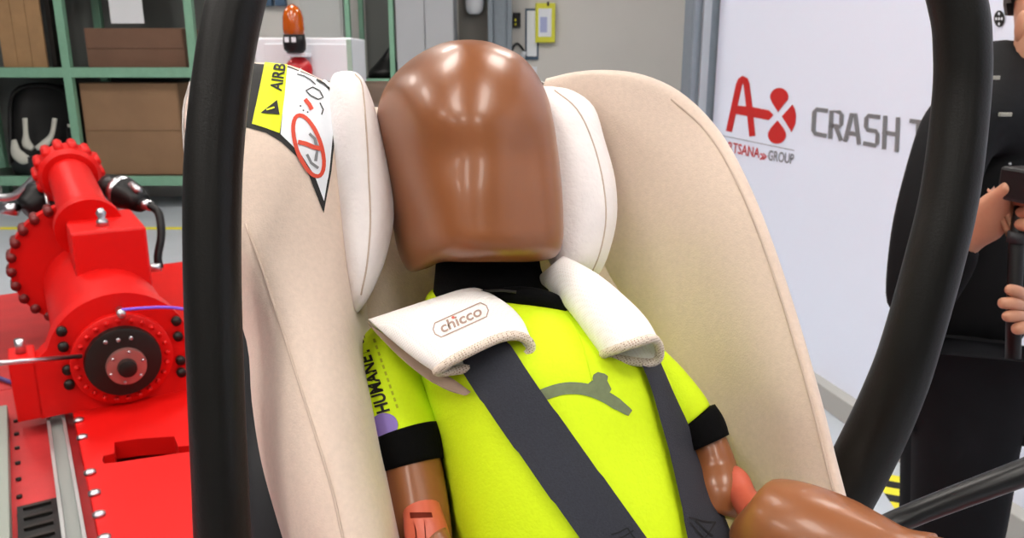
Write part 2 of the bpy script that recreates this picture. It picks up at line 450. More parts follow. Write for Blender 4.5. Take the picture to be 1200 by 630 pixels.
# ------------------------------------------------------------------ storage racks at the back
RY = 8.4
def rack(xs, zs, label, name='pallet_rack', ztop=3.2, depth=.75, pw=.085):
    M_BAYSHADE = mat('bay_shade_grey', '5c5f5c', .7)
    t = empty(name, ((xs[0]+xs[-1])/2, RY, 0), label, 'rack')
    for x in xs:
        for y in (RY, RY+depth): bbox('post', (x, y, ztop/2), (pw, .07, ztop), M_GREEN, t)
    for x0, x1 in zip(xs, xs[1:]):
        for z in zs:
            for y in (RY, RY+depth): bbox('beam', ((x0+x1)/2, y-.01, z-.05), (x1-x0-.08, .05, .1), M_GREEN, t)
            bbox('bay_shade_panel', ((x0+x1)/2, RY+depth+.045, z+.5), (x1-x0-.08, .01, 1.0), M_BAYSHADE, t, bev=0)  # added dark sheet, its grey stands in for the shade inside the bay
            bbox('shelf_board', ((x0+x1)/2, RY+depth/2, z-.012), (x1-x0-.06, depth-.06, .02), M_DSTEEL, t, bev=0)
    return t
xa = on_y(80, 83, RY).x; xb = on_y(229, 87, RY).x
zlow = on_y(120, 206, RY).z; zup = on_y(120, 79, RY).z
rack([xa-(xb-xa), xa, xb], [zlow, zup, zup+1.15], 'green steel pallet rack with cardboard boxes behind the red machine')
def carton(px0, px1, py0, zb, dep, m, label, y=RY+.1):
    a = on_y(px0, (py0), y); b = on_y(px1, py0, y); h = a.z-zb
    t = empty('cardboard_box', ((a.x+b.x)/2, y+dep/2, zb), label, 'box', None)
    bbox('box_body', ((a.x+b.x)/2, y+dep/2, zb+h/2), (b.x-a.x, dep, h), m, t, bev=.006)
    bbox('box_flap', ((a.x+b.x)/2, y-.004, zb+h*.74), (b.x-a.x-.02, .008, h*.5), m, t, bev=.002)
carton(92, 207, 97, zlow, .5, M_CARD, 'large brown cardboard box on the lower level of the green rack')
carton(98, 214, 33, zup, .5, M_CARD2, 'dark brown cardboard box on the upper level of the green rack', RY+.12)
tag(bbox('paper_sheet', on_y(148, 12, RY+.16)+Vector((0,0,.13)), (.34, .012, .52), mat('paper', 'd5d8dc', .8), bev=.003),
    'white sheet leaning above the dark brown cardboard box', 'sheet')
wb = on_y(24, 40, RY+.1)
wd = empty('wooden_board', (wb.x, RY+.12, zup), 'upright plywood board on the upper level of the green rack', 'board')
for k in range(3): bbox('plank', (wb.x-.15+.152*k, RY+.12, zup+.52), (.148, .03, 1.04), M_WOOD, wd)
bbox('dark_edge', (wb.x+.285, RY+.2, zup+.52), (.05, .12, 1.04), M_DSTEEL, wd)
# spare black child seat in the lower bay
sx = on_y(38, 150, RY+.1)
ss = empty('spare_child_seat', (sx.x, RY+.3, zlow), 'black child seat with grey pads stored on the green rack', 'child seat')
def zs_(dx, dz, dy=0): return (sx.x+dx, RY+.3+dy, zlow+dz)
rows = []
for z, hw, dy in ((0,.30,-.05),(.12,.34,0),(.35,.35,.05),(.6,.34,.08),(.8,.31,.12),(.92,.22,.14)):
    rows.append([zs_(-hw,z,dy-.1), zs_(-hw*.8,z,dy+.02), zs_(0,z,dy+.08), zs_(hw*.8,z,dy+.02), zs_(hw,z,dy-.1), zs_(hw*.95,z,dy+.1), zs_(0,z,dy+.22), zs_(-hw*.95,z,dy+.1)])
mesh('seat_shell', capped(grid(rows, 4, 3, True, False)), mat('matte_black_shell', '0c0d0d', .6), ss)
mesh('shell_rim', tube([zs_(-.33,.1,-.1), zs_(-.34,.5,-.02), zs_(-.28,.84,.03), zs_(0,.93,.06), zs_(.28,.84,.03), zs_(.34,.5,-.02), zs_(.33,.1,-.1)], .025, 8), M_BLKPL, ss)
mesh('seat_cushion', capped(grid([ring_ for ring_ in [[zs_(math.cos(a)*.24, .1+.1*math.sin(a), y) for a in [2*PI*i/10 for i in range(10)]] for y in (-.28,-.2,-.05,.05)]], 3, 2, True, False)), M_GREYPL, ss)
M_GPAD = mat('grey_pad', 'bdbdb4', .9)
for s in (-1, 1):
    mesh('grey_pad', tube([zs_(s*.24,.36,-.16), zs_(s*.2,.24,-.22), zs_(s*.12,.18,-.26), zs_(s*.05,.17,-.27)], [.03,.06,.065,.04], 10, 4, True, .6), M_GPAD, ss)
    mesh('grey_strap', tube([zs_(s*.16,.58,-.04), zs_(s*.14,.42,-.1), zs_(s*.1,.33,-.18), zs_(s*.02,.28,-.22)], [.03,.03,.05,.03], 8, 4, True, .6), M_GPAD, ss)
bk = on_y(83, 165, RY+.02)
bt = empty('black_canister', (bk.x-.02, RY+.12, zlow), 'slim black canister with pale cap beside the green rack post', 'canister')
mesh('canister_body', lathe((bk.x-.02, RY+.12, zlow), (0,0,1), [(0,.06),(.45,.06),(.5,.05)], 16), M_BLKPL, bt)
mesh('canister_cap', disc((bk.x-.02, RY+.12, zlow+.5), (0,0,1), .045, .03, 16), M_GPAD, bt)

# centre background: second rack, cabinet, column and things on the wall
x1 = on_y(408, 30, RY).x; x2 = on_y(459, 30, RY).x
rack([x1, x2], [on_y(430, 92, RY).z, on_y(430, 92, RY).z+1.6], 'narrow green steel rack with a dark bay beside the grey cabinet', 'storage_rack', pw=.05)
bgp = on_y(446, 80, RY+.1); zb_ = on_y(430, 92, RY).z
bag = empty('black_bag', (bgp.x, RY+.3, zb_), 'black slumped bag lying on the shelf of the narrow rack', 'bag')
rows = []
for z, hw in ((0,.16),(.06,.18),(.13,.13),(.2,.08),(.27,.045)):
    rows.append([(bgp.x+math.cos(a)*hw+.25*z, RY+.3+math.sin(a)*hw*.9, zb_+z) for a in [2*PI*i/10 for i in range(10)]])
mesh('bag_body', capped(grid(rows, 4, 2, True, False)), M_BLKPL, bag)
mesh('bag_strap', tube([(bgp.x+.02, RY+.16, zb_+.2), (bgp.x+.12, RY+.1, zb_+.32), (bgp.x+.14, RY+.2, zb_+.18)], .012, 6), M_GREYPL, bag)
xc0 = on_y(464, 50, 8.3).x; xc1 = on_y(532, 50, 8.3).x
cab = empty('steel_cabinet', ((xc0+xc1)/2, 8.5, 0), 'tall plain grey steel cabinet standing behind the dummy head', 'cabinet')
bbox('cabinet_body', ((xc0+xc1)/2, 8.6, 1.25), (xc1-xc0, .5, 2.5), mat('cabinet_grey', 'a6a9ae', .5), cab)
for k in (0, 1): bbox('cabinet_door', (xc0+(xc1-xc0)*(.25+.5*k), 8.34, 1.25), ((xc1-xc0)/2-.012, .02, 2.42), mat('cabinet_grey', 'a6a9ae', .5), cab)
bbox('cabinet_handle', ((xc0+xc1)/2+.03, 8.315, 1.3), (.02, .03, .16), M_STEEL, cab)
xk0 = on_y(572, 30, 8.9).x; xk1 = on_y(600, 30, 8.9).x
col = empty('wall_column', ((xk0+xk1)/2, 9.0, 0), 'blue-grey steel column in front of the back wall', 'column')
for dx in (0, xk1-xk0-.05): bbox('column_flange', (xk0+.025+dx, 8.98, 1.9), (.05, .3, 3.8), M_POST, col)
bbox('column_web', ((xk0+xk1)/2, 8.99, 1.9), (xk1-xk0-.06, .2, 3.8), M_POST, col)
dk = on_y(548, 30, 9.15); dk2 = on_y(570, 30, 9.15)
tag(bbox('dark_wall_panel', ((dk.x+dk2.x)/2-.02, 9.19, 1.7), (dk2.x-dk.x+.16, .02, 3), mat('grey_brown', '7d7a74', .7)), 'grey brown panel on the wall between cabinet and column', 'panel')
gb = on_y(555, 4, 8.9)
gl = empty('hanging_white_bag', (gb.x, 9.0, gb.z), 'small white bag hanging high beside the column', 'bag')
mesh('bag_body', capped(grid([[(gb.x+math.cos(a)*hw, 9.08+math.sin(a)*hw*.5, gb.z+z) for a in [2*PI*i/10 for i in range(10)]] for z, hw in ((-.1,.05),(-.06,.09),(.05,.1),(.16,.09),(.24,.03))], 3, 2, True, False)), M_LABW, gl)
mesh('bag_loop', tube([(gb.x,9.1,gb.z+.22),(gb.x+.01,9.13,gb.z+.34),(gb.x,9.17,gb.z+.4)], .006, 6), M_LABW, gl)
wl = empty('light_grey_locker', (on_y(378, 20, 9.0).x, 9.0, 0), 'light grey wall locker behind the amber warning lamp', 'locker')
la = on_y(352, 20, 8.9).x; lb = on_y(402, 20, 8.9).x
bbox('locker_body', ((la+lb)/2, 9.03, 1.35), (lb-la, .28, 2.7), mat('locker_grey', 'b9bcbb', .6), wl)
bbox('locker_door', ((la+lb)/2, 8.88, 1.35), (lb-la-.04, .02, 2.6), mat('locker_grey', 'b9bcbb', .6), wl)
lm = on_y(320, 2, 9.1)
so = empty('blue_socket_box', (lm.x, 9.15, lm.z), 'small blue socket box high on the back wall', 'socket box')
for k in (-1, 1): bbox('socket', (lm.x+.07*k, 9.15, lm.z+.04), (.11, .1, .16), mat('socket_blue', '3d5a78', .5), so)
yw = 9.2
def onwall(name, px0, px1, py0, py1, th, m, parent=None, off=0, label=None):
    a = on_y(px0, py0, yw-off); b = on_y(px1, py1, yw-off)
    return bbox(name, ((a.x+b.x)/2, yw-off-th/2, (a.z+b.z)/2), (b.x-a.x, th, a.z-b.z), m, parent, bev=min(.004, th*.2), label=label)
wbd = empty('white_notice_board', on_y(623, 40, yw), 'narrow white notice board with blue frame on the back wall', 'notice board')
onwall('frame', 615.5, 631, 10, 70, .02, mat('frame_blue', '3f566c', .5), wbd); onwall('board_sheet', 617.5, 629, 12.5, 66, .006, M_LABW, wbd, .02)
cl = empty('yellow_clipboard', on_y(639, 26, yw), 'yellow document holder with a white page on the back wall', 'document holder')
onwall('holder', 627.5, 650, 4, 50, .06, mat('holder_yellow', 'd8d83a', .5), cl, .02); onwall('page', 631, 646, 10, 43, .004, M_LABW, cl, .08)
onwall('printed_block', 633, 641, 20, 38, .002, mat('print_blue', 'a9b2da', .7), cl, .084); onwall('hook', 641, 643.5, 2, 7, .02, M_DSTEEL, cl, .08)
sk = empty('wall_switch', on_y(605, 24, yw), 'black switch box on the back wall beside the column', 'switch')
onwall('switch_body', 601, 610, 15, 32, .05, M_BLKPL, sk); onwall('switch_button', 603, 605, 22, 25, .02, M_YEL, sk, .05); onwall('switch_button', 603, 605, 27, 30, .02, M_YEL, sk, .05)
wc = empty('wall_cable', on_y(608, 60, yw), 'dark looped cable with white plug on the back wall', 'cable')
mesh('cord', tube([on_y(x, y, yw-.03) for x, y in ((600,68),(601,56),(606,51),(611,55),(615,62))], .012, 6), M_BLKPL, wc)
mesh('plug', tube([on_y(x, y, yw-.03) for x, y in ((614,60),(612,69))], .03, 8, 1), M_LABW, wc)
onwall('plug_tip', 610.5, 613, 69, 73, .05, M_BLKPL, wc)
pp = onwall('pinned_paper', 617, 629, 78, 95, .01, M_LABW); tag(pp, 'small white paper pinned low on the back wall', 'paper')

# white machine cabinet with amber beacon
CY = 5.4
c0 = on_y(296, 45, CY); c1 = on_y(411, 45, CY); ctop = on_y(424, 44, CY).z
wc_ = empty('control_cabinet', ((c0.x+c1.x)/2, CY+.2, 0), 'white control cabinet carrying the amber warning lamp', 'cabinet')
bbox('cabinet_body', ((c0.x+c1.x)/2, CY+.27, ctop/2), (c1.x-c0.x, .5, ctop), M_WHITE, wc_, bev=.012)
bbox('cabinet_door', ((c0.x+c1.x)/2+.02, CY+.012, ctop/2), (c1.x-c0.x-.1, .02, ctop-.08), M_WHITE, wc_)
bbox('edge_strip', (c1.x-.015, CY+.008, ctop/2), (.03, .025, ctop-.02), mat('strip_green', '9db5a6', .5), wc_)
b0 = on_y(346, 62, CY-.13); b1 = on_y(346, 5, CY-.13); bh = b1.z-b0.z
be = empty('warning_beacon', (b0.x, CY-.13, b0.z), 'amber dome warning lamp with black base on the white cabinet', 'warning lamp')
mesh('beacon_base', lathe((b0.x, CY-.13, b0.z), (0,0,1), [(0,.05),(.02,.068),(bh*.22,.072),(bh*.38,.066)], 24), M_BLKPL, be)
am = mat('amber_lens', 'c85c02', .15, coat=.5); am.node_tree.nodes['Principled BSDF'].inputs['Transmission Weight'].default_value = .25
mesh('lens', lathe((b0.x, CY-.13, b0.z+bh*.38), (0,0,1), [(0,.066),(bh*.12,.067),(bh*.35,.064),(bh*.48,.054),(bh*.57,.036),(bh*.62,.012)], 24), am, be)
for k in (-1, 1): bbox('base_sticker', (b0.x+.022*k-.008, CY-.2, b0.z+bh*.27), (.026, .008, .03), M_LABW, be, bev=0)
bbox('bracket', (b0.x, CY-.05, b0.z-.012), (.14, .19, .024), M_WHITE, be)
r0 = on_y(350, 82, CY-.07)
rb = empty('red_push_button', (r0.x, CY, r0.z), 'red mushroom button on the front of the white cabinet', 'button')
mesh('button_head', lathe((r0.x, CY+.02, r0.z), (0,-1,0), [(0,.045),(.05,.05),(.06,.085),(.09,.085),(.115,.06),(.125,.02)], 24), mat('button_red', 'c01822', .3), rb)

# ------------------------------------------------------------------ red sled track and machine
TA = math.radians(31.85)
T = Vector((-math.sin(TA), math.cos(TA), 0)); L = Vector((math.cos(TA), math.sin(TA), 0)); ZD = .35; ZB = .29
O = on_z(150, 470, ZD); O.z = 0
def TR(s, l, z): return O + T*s + L*l + Vector((0, 0, z))
RM = Matrix((( L.x, T.x, 0), (L.y, T.y, 0), (0, 0, 1)))       # local x = L, y = T
def tbox(name, s0, s1, l0, l1, z0, z1, m, parent, bev=.004, label=None):
    return bbox(name, TR((s0+s1)/2, (l0+l1)/2, (z0+z1)/2), (abs(l1-l0), abs(s1-s0), z1-z0), m, parent, RM, bev, label)
def sl(px, py, z):
    p = on_z(px, py, z)-O; return p.dot(T), p.dot(L)
s_rear = sl(200, 308, ZD)[0]
l_plate = sl(97, 540, ZD)[1]; l_right = sl(600, 570, ZD)[1]
sled = empty('sled_track', TR(-.5, 0, 0), 'red painted steel sled track with bolted deck plate and rails', 'sled track')
base_f = tbox('base_frame', -3.3, s_rear, -1.9, l_right+.02, 0, ZB, M_RED2, sled, .01)
deck_p = tbox('deck_plate', -3.3, s_rear, l_plate, l_right, ZB, ZD, M_RED, sled, .004)
for py in (476, 493, 513, 554.5, 579, 604, 632):
    s_, l_ = sl(89+(py-476)*.2, py, ZD)
    mesh('bolt', lathe(TR(s_, l_plate+.012, ZD), (0,0,1), [(0,.017),(.008,.017),(.013,.008)], 10), M_STEEL, sled)
ra = sl(60.5, 458, ZB); rb2 = sl(86, 630, ZB); lr = (ra[1]+rb2[1])/2
for dl in (-.022, .024):
    tbox('guide_rail', -2.6, ra[0], lr+dl-.005, lr+dl+.005, ZB, ZB+.045, M_ALU, sled, .001)
tbox('rail_bed', -2.6, ra[0]-.1, lr-.017, lr+.019, ZB, ZB+.02, mat('rail_grey', '8f9490', .5), sled, .001)
lg = sl(4, 560, ZB)[1]; sg = sl(3, 490, ZB)[0]
tbox('side_rail', -2.6, sg, lg-.08, lg+.02, ZB, ZB+.05, mat('greygreen_rail', '8c938a', .5), sled)
for k in range(8): mesh('bolt', disc(TR(sg-.06-.12*k, lg+.04, ZB), (0,0,1), .008, .008, 8), M_DSTEEL, sled)
slot_px = ((120,539),(121,534),(134,531),(134,518),(160,514),(204,511),(209,523),(232,521),(232,528),(206,531),(140,541),(122,543))
slot_pts = [on_z(px, py, ZD) for px, py in slot_px]
def at_z(pts, z): return [Vector((p.x, p.y, z)) for p in pts]
carve(deck_p, [(at_z(slot_pts, ZD+.05), at_z(slot_pts, ZB-.02))])
sc_ = sl(170, 525, ZD)[0]      # the welded base is hollow under the plate, so the slot opens into a dark space
hollow = [TR(s_, l_, 0) for s_, l_ in ((sc_-.6, l_plate+.06), (sc_+.3, l_plate+.06), (sc_+.3, l_right-.1), (sc_-.6, l_right-.1))]
carve(base_f, [(at_z(hollow, ZB+.05), at_z(hollow, .03))])
es = [TR(s_, l_, 0) for s_, l_ in ((sl(90,530,ZD)[0], l_plate-.02), (sl(98,562,ZD)[0], l_plate-.02), (sl(98,562,ZD)[0], l_plate+.045), (sl(90,530,ZD)[0], l_plate+.045))]
carve(deck_p, [(at_z(es, ZD-.006), at_z(es, ZB+.008))])
jl = sl(30, 452, ZB)[0]; js = [TR(s_, l_, 0) for s_, l_ in ((jl-.004, -1.0), (jl+.004, -1.0), (jl+.004, lr-.06), (jl-.004, lr-.06))]
carve(base_f, [(at_z(js, ZB+.03), at_z(js, ZB-.012))])
gs = sl(44, 592, ZB); 
tbox('grille_frame', gs[0]-.35, gs[0], gs[1]-.05, gs[1]+.05, ZB, ZB+.012, M_BLKPL, sled, .001)
for k in range(6): tbox('grille_rung', gs[0]-.02-.06*k-.012, gs[0]-.02-.06*k, gs[1]-.035, gs[1]+.035, ZB+.012, ZB+.02, M_DSTEEL, sled, .001)

mc = empty('actuator', TR(0, 0, ZD), 'red hydraulic actuator with bolted flanges standing on the sled track', 'actuator')
zc = ZD+.17
# front plate with arched top
pl = [TR(0, -.27, ZD), TR(0, .27, ZD), TR(0, .27, ZD+.2), TR(0, .225, ZD+.24)]
for i in range(1, 16):
    a = PI*.12+(PI*.76)*i/16; pl.append(TR(0, .235*math.cos(a), zc+.0+.235*math.sin(a)))
pl += [TR(0, -.225, ZD+.24), TR(0, -.27, ZD+.2)]
slab('front_plate', pl, T, .10, M_RED, mc)
hard(mesh('main_barrel', lathe(TR(.1, 0, ZD+.205), T, [(0,.2),(.3,.2),(.5,.2),(1.5,.2)], 40), M_RED, mc))
hard(mesh('ring_flange', lathe(TR(0, .0, zc), -T, [(0,.165),(.025,.165),(.03,.155),(.03,.12)], 40), M_RED, mc))
hard(mesh('rotor_disc', lathe(TR(-.028, .0, zc), -T, [(0,.125),(.03,.122),(.034,.11)], 40), M_DSTEEL, mc))
hard(mesh('hub_ring', lathe(TR(-.06, .005, zc-.012), -T, [(0,.066),(.02,.064),(.022,.05)], 32), mat('hub_copper', 'a8706a', .35, metal=.5), mc))
hard(mesh('hub_shaft', lathe(TR(-.08, .005, zc-.012), -T, [(0,.032),(.025,.03),(.03,.015)], 24), M_DSTEEL, mc))
for k in range(24):
    a = 2*PI*k/24
    mesh('bolt', disc(TR(-.03, .145*math.cos(a), zc+.145*math.sin(a)), -T, .009, .012, 8), M_RED, mc)
for k in range(6):
    a = 2*PI*k/6+.3
    mesh('hub_screw', disc(TR(-.08, .005+.055*math.cos(a), zc-.012+.055*math.sin(a)), -T, .005, .006, 8), M_STEEL, mc)
for k in range(3):
    mesh('disc_screw', disc(TR(-.06, -.05+.04*k, zc+.085), -T, .007, .008, 8), M_STEEL, mc)
for px, py in ((72,387),(74,405),(79,432),(81,449),(206,375),(208,393),(211,421),(212,435)):
    p = on_plane(px, py, TR(0,0,0), T)
    mesh('plate_bolt', disc(p, -T, .017, .02, 12), M_DSTEEL, mc)
tbox('foot_block', .0, .16, -.34, -.26, ZD+.001, ZD+.22, M_RED, mc, .006)
tbox('foot_block', .0, .16, .26, .34, ZD+.001, ZD+.22, M_RED, mc, .006)
mesh('foot_bolt', disc(TR(.08, -.3, ZD+.22), (0,0,1), .016, .05, 10), M_STEEL, mc)
# valve block on top and the upper cylinder
tbox('valve_block', .4, .85, -.09, .175, ZD+.3, .905, M_RED, mc, .012)
lw = sl(98, 300, .67)
hard(mesh('bolted_flange', lathe(TR(.95, -.045, .66), T, [(0,.235),(0,.27),(.08,.27),(.08,.2)], 44), M_RED, mc))
for k in range(26):
    a = 2*PI*k/26
    mesh('flange_bolt', disc(TR(.93, -.045+.262*math.cos(a), .66+.262*math.sin(a)), T, .02, .12, 8), mat('dark_red_bolt', '6a0d0c', .5), mc)
ua = TR(.72, -.005, .89); ub = TR(1.38, -.02, 1.02); ud = ub-ua
hard(mesh('upper_cylinder', lathe(ua, ud, [(0,.10),(ud.length,.092)], 32), M_RED, mc))
hard(mesh('collar', lathe(ua-ud.normalized()*.04+Vector((0,0,-.02)), ud, [(0,.13),(.05,.13),(.09,.11)], 32), M_RED, mc))
hard(mesh('end_flange', lathe(ub-ud.normalized()*.09, ud, [(0,.118),(.02,.135),(.12,.135),(.13,.12)], 32), M_RED, mc))
for k in range(14):
    a = 2*PI*k/14; ax = ud.normalized(); e1 = L; e2 = ax.cross(L).normalized()
    mesh('end_lug', disc(ub-ax*.05+e1*(.132*math.cos(a))+e2*(.132*math.sin(a)), ax, .022, .1, 8), M_RED, mc)
mesh('eye_bolt', lathe(TR(.5, .03, .905), (0,0,1), [(0,.022),(.02,.022),(.03,.012),(.05,.02),(.07,.01)], 12), M_STEEL, mc)
def M3(px, py, d): return P(px, py, d)
# hydraulic fittings: black valve bodies, chrome nuts, hose
mesh('valve_body', tube([M3(128,222,3.75), M3(150,228,3.7), M3(166,238,3.65)], [.075,.07,.045], 14, 4), M_BLKPL, mc)
mesh('valve_band', tube([M3(140,224,3.72), M3(145,226,3.71)], .078, 14, 1), M_STEEL, mc)
mesh('valve_band', tube([M3(154,216,3.65), M3(163,224,3.62)], .018, 8, 1), M_STEEL, mc)
mesh('hose_nut', tube([M3(167,238,3.64), M3(176,241,3.62)], .026, 8, 1), M_STEEL, mc)
mesh('hose', tube([M3(175,240,3.62), M3(186,250,3.6), M3(189,275,3.58), M3(185,300,3.56), M3(187,314,3.56)], .018, 8, 5), M_BLKPL, mc)
mesh('hose_fitting', tube([M3(166,314,3.54), M3(188,313,3.54)], .02, 8, 1), M_STEEL, mc)
mesh('valve_body', tube([M3(66,222,3.9), M3(48,234,3.85), M3(30,246,3.8)], [.06,.08,.06], 14, 4), M_BLKPL, mc)
mesh('valve_body', tube([M3(64,226,3.85), M3(40,224,3.9)], [.05,.05], 12, 1), M_GREYPL, mc)
mesh('chrome_pipe', tube([M3(62,207,3.9), M3(45,205,3.9), M3(32,218,3.9), M3(15,230,3.9), M3(-12,232,3.9)], .02, 8, 5), M_STEEL, mc)
mesh('chrome_nut', tube([M3(60,207,3.88), M3(46,203,3.88)], .034, 8, 1), M_STEEL, mc)
mesh('chrome_nut', tube([M3(20,246,3.8), M3(4,244,3.8)], .03, 8, 1), M_STEEL, mc)
mesh('silver_pipe', tube([M3(52,222,3.76), M3(58,246,3.74)], .008, 6, 1), M_STEEL, mc)
tbox('rear_guard', .9, 1.35, -.62, -.52, ZB, .62, mat('purple_grey_paint', '6a5560', .5), mc)
# thin rods and cables around the plate
pr = on_plane(95, 417, TR(-.05,0,0), T); prl = on_plane(-30, 428, TR(-.25,0,0), T)
rod = tube([prl, pr], .008, 8, 1)
mesh('sensor_rod', rod, M_STEEL, mc)
M_PURP = mat('purple_cable', '7a4fd0', .5)
cbl = empty('purple_cable', on_plane(140, 362, TR(-.03,0,0), T), 'thin purple cable clipped to the front of the red actuator', 'cable')
mesh('cable_run', tube([on_plane(x, y, TR(-.05,0,0), T) for x, y in ((142,363),(165,361),(190,360),(215,362),(250,372))], .006, 6, 4), M_PURP, cbl)
mesh('cable_clip', disc(on_plane(140, 363, TR(0,0,0), T), -T, .014, .06, 10), M_STEEL, cbl)
cb2 = empty('floor_cable', TR(-.1, -.1, ZD), 'dark violet cable lying along the foot of the red actuator', 'cable')
mesh('cable_run', tube([on_z(x, y, z) for x, y, z in ((-20,435,ZB+.03),(20,450,ZB+.012),(60,459,ZB+.055),(88,463,ZD+.02),(120,467,ZD+.012),(150,468,ZD+.012))], .009, 6, 5), mat('violet_cable', '4a3a78', .5), cb2)

# test bench under the child seat (below the frame)
bench = empty('test_bench', (.1, .75, ZD), 'dark test bench carrying the child seat on the sled track', 'bench')
bbox('bench_frame', (.1, .75, ZD+.2), (.8, .75, .4), M_DSTEEL, bench, bev=.01)
bbox('bench_cushion', (.1, .74, ZD+.45), (.78, .72, .1), M_GREYPL, bench, bev=.03)

# ------------------------------------------------------------------ child seat
seat = empty('child_seat', P(650, 900, .74), 'beige padded child car seat with deep side wings holding the dummy', 'child seat')
# far wing (broad inner face)
I_ = [(618,140,.765),(640,150,.765),(660,170,.765),(675,200,.76),(690,235,.755),(705,275,.75),(722,320,.745),(750,370,.735),(785,425,.72),(815,475,.71),(845,530,.70),(872,585,.69),(893,640,.68),(910,700,.67),(925,770,.66)]
R_ = [(640,92,.755),(675,84,.745),(715,82,.735),(755,88,.72),(795,106,.705),(830,137,.69),(858,176,.675),(888,238,.655),(915,310,.64),(940,388,.625),(962,465,.612),(981,540,.605),(998,605,.60),(1012,665,.595),(1025,740,.59)]
rows = []
def mixp(a, b, t, dd=0): return (a[0]+(b[0]-a[0])*t, a[1]+(b[1]-a[1])*t, a[2]+(b[2]-a[2])*t+dd)
for a, b in zip(I_, R_):
    nx, ny = b[0]-a[0], b[1]-a[1]; l = math.hypot(nx, ny); nx /= l; ny /= l
    rows.append([mixp(a, b, -.25, .012), a, mixp(a, b, .3, -.004), mixp(a, b, .62, -.010), mixp(a, b, .88, -.006), mixp(a, b, .97, .0), (b[0], b[1], b[2]+.012),
                 mixp(a, b, .97, .034), mixp(a, b, .8, .075), mixp(a, b, .3, .09)])
gw = grid(rows, 4, 3); wingA = (gw[0], gw[1])
wA = mesh('side_wing', wingA, M_BEIGE, seat)
cA = Cast(wingA)
def seam(name, pts, cast, r, parent, material=M_SEAM, off=.0002, sub=4):
    S = cr([(x, y) for x, y in pts], sub); W = [cast(x, y, off) for x, y in S]; W = [x for x in W if x]
    return mesh(name, tube(W, r, 6, 1), material, parent)
sp = []
for a, b in zip(I_, R_):
    l = math.hypot(b[0]-a[0], b[1]-a[1]); sp.append((b[0]+(a[0]-b[0])*13/l, b[1]+(a[1]-b[1])*13/l))
seam('seam', sp[4:14], cA, .0011, wA)
# near wing (front rim and outer face)
rowsB = [
 [(228,97,.70),(290,75,.665),(340,78,.665),(387,99,.675)],
 [(217,125,.69),(285,108,.64),(338,110,.64),(394,130,.655)],
 [(219,180,.67),(281,168,.615),(335,172,.613),(398,190,.635)],
 [(230,250,.65),(283,238,.598),(338,245,.597),(402,260,.622)],
 [(262,330,.63),(306,312,.578),(350,320,.582),(405,330,.607)],
 [(289,400,.615),(335,392,.563),(372,395,.567),(412,400,.597)],
 [(295,470,.60),(358,470,.548),(392,470,.552),(427,470,.582)],
 [(306,540,.587),(379,540,.535),(411,540,.542),(441,540,.572)],
 [(325,610,.575),(397,610,.525),(429,610,.532),(456,610,.558)],
 [(350,690,.565),(417,690,.517),(450,690,.523),(475,690,.55)],
 [(375,770,.56),(437,770,.51),(470,770,.515),(495,770,.545)]]
rows = []
for o, s, m, n in rowsB:
    rows.append([(o[0]+40, o[1], o[2]+.13), (o[0]+12, o[1], o[2]+.07), (o[0]+1, o[1], o[2]+.028), mixp(o, s, .06, .0), mixp(o, s, .5, -.012), s, m, mixp(m, n, .75, -.005), (n[0]+3, n[1], n[2]+.008), (n[0]+10, n[1]+2, n[2]+.04), (n[0]+25, n[1]+4, n[2]+.12)])
r0_ = rows[0]
rows.insert(0, [(p[0]*.97+315*.03, p[1]+(4 if 2 < i < 9 else 8), p[2]+.035) for i, p in enumerate(r0_)])
rows.insert(0, [(p[0]*.94+315*.06, p[1]+14, p[2]+.09) for i, p in enumerate(r0_)])
gw = grid(rows, 4, 3); wingB = (gw[0], gw[1])
wB = mesh('side_wing', wingB, M_BEIGE, seat)
cB = Cast(wingB)
seam('seam', [(288,262),(306,312),(326,372),(343,425),(359,475),(379,539),(392,585),(402,630),(412,665)], cB, .0011, wB)
# backrest between the wings
rows = []
for y, xl, xr, dl, dc, dr in ((100,430,660,.80,.80,.79),(130,415,650,.775,.785,.78),(200,405,700,.75,.775,.765),(300,405,735,.72,.765,.755),(400,420,780,.70,.75,.735),(500,440,845,.69,.74,.715),(600,460,900,.67,.72,.70),(700,480,930,.66,.71,.69),(780,500,950,.655,.70,.68)):
    yo = 35 if y == 100 else 0
    rows.append([(xl,y+yo,dl),(xl+(xr-xl)*.25,y+yo*.8,dc),(xl+(xr-xl)*.5,y+yo*.5,dc),(xl+(xr-xl)*.75,y+yo*.2,dc),(xr,y,dr),
                 (xr,y,dr+.08),(xl+(xr-xl)*.5,y+yo*.5,dc+.09),(xl,y+yo,dl+.08)])
mesh('backrest', capped(grid(rows, 4, 3, True)), M_BEIGE, seat)
# plastic shell and base
rows = []
for y, xl, xr in ((95,222,640),(130,214,720),(200,220,800),(300,245,880),(400,275,925),(500,284,955),(600,300,985),(720,335,1010),(800,360,1020)):
    dl = .71-(y-95)*.00012; 
    rows.append([(xl,y,dl+.03),(xl+40,y,dl+.12),((xl+xr)/2,y,.90),(xr-30,y,.83-(y-95)*.00015),(xr-8,y,.76-(y-95)*.00013),(xr-40,y,.80-(y-95)*.00013),((xl+xr)/2,y,.86),(xl+60,y,dl+.11)])
mesh('shell', capped(grid(rows, 3, 3, True)), mat('white_shell', 'd8d4d0', .4), seat)
rows = []
for y, xl, xr, d in ((372,268,330,.66),(420,272,345,.655),(500,276,355,.65),(560,280,380,.64),(640,290,410,.63),(760,320,460,.62)):
    rows.append(ring((xl+xr)/2, y, d, (xr-xl)/2, .02, 12, 3))
mesh('shell_side', capped(grid(rows, 3, 2, True)), M_GREYPL, seat)
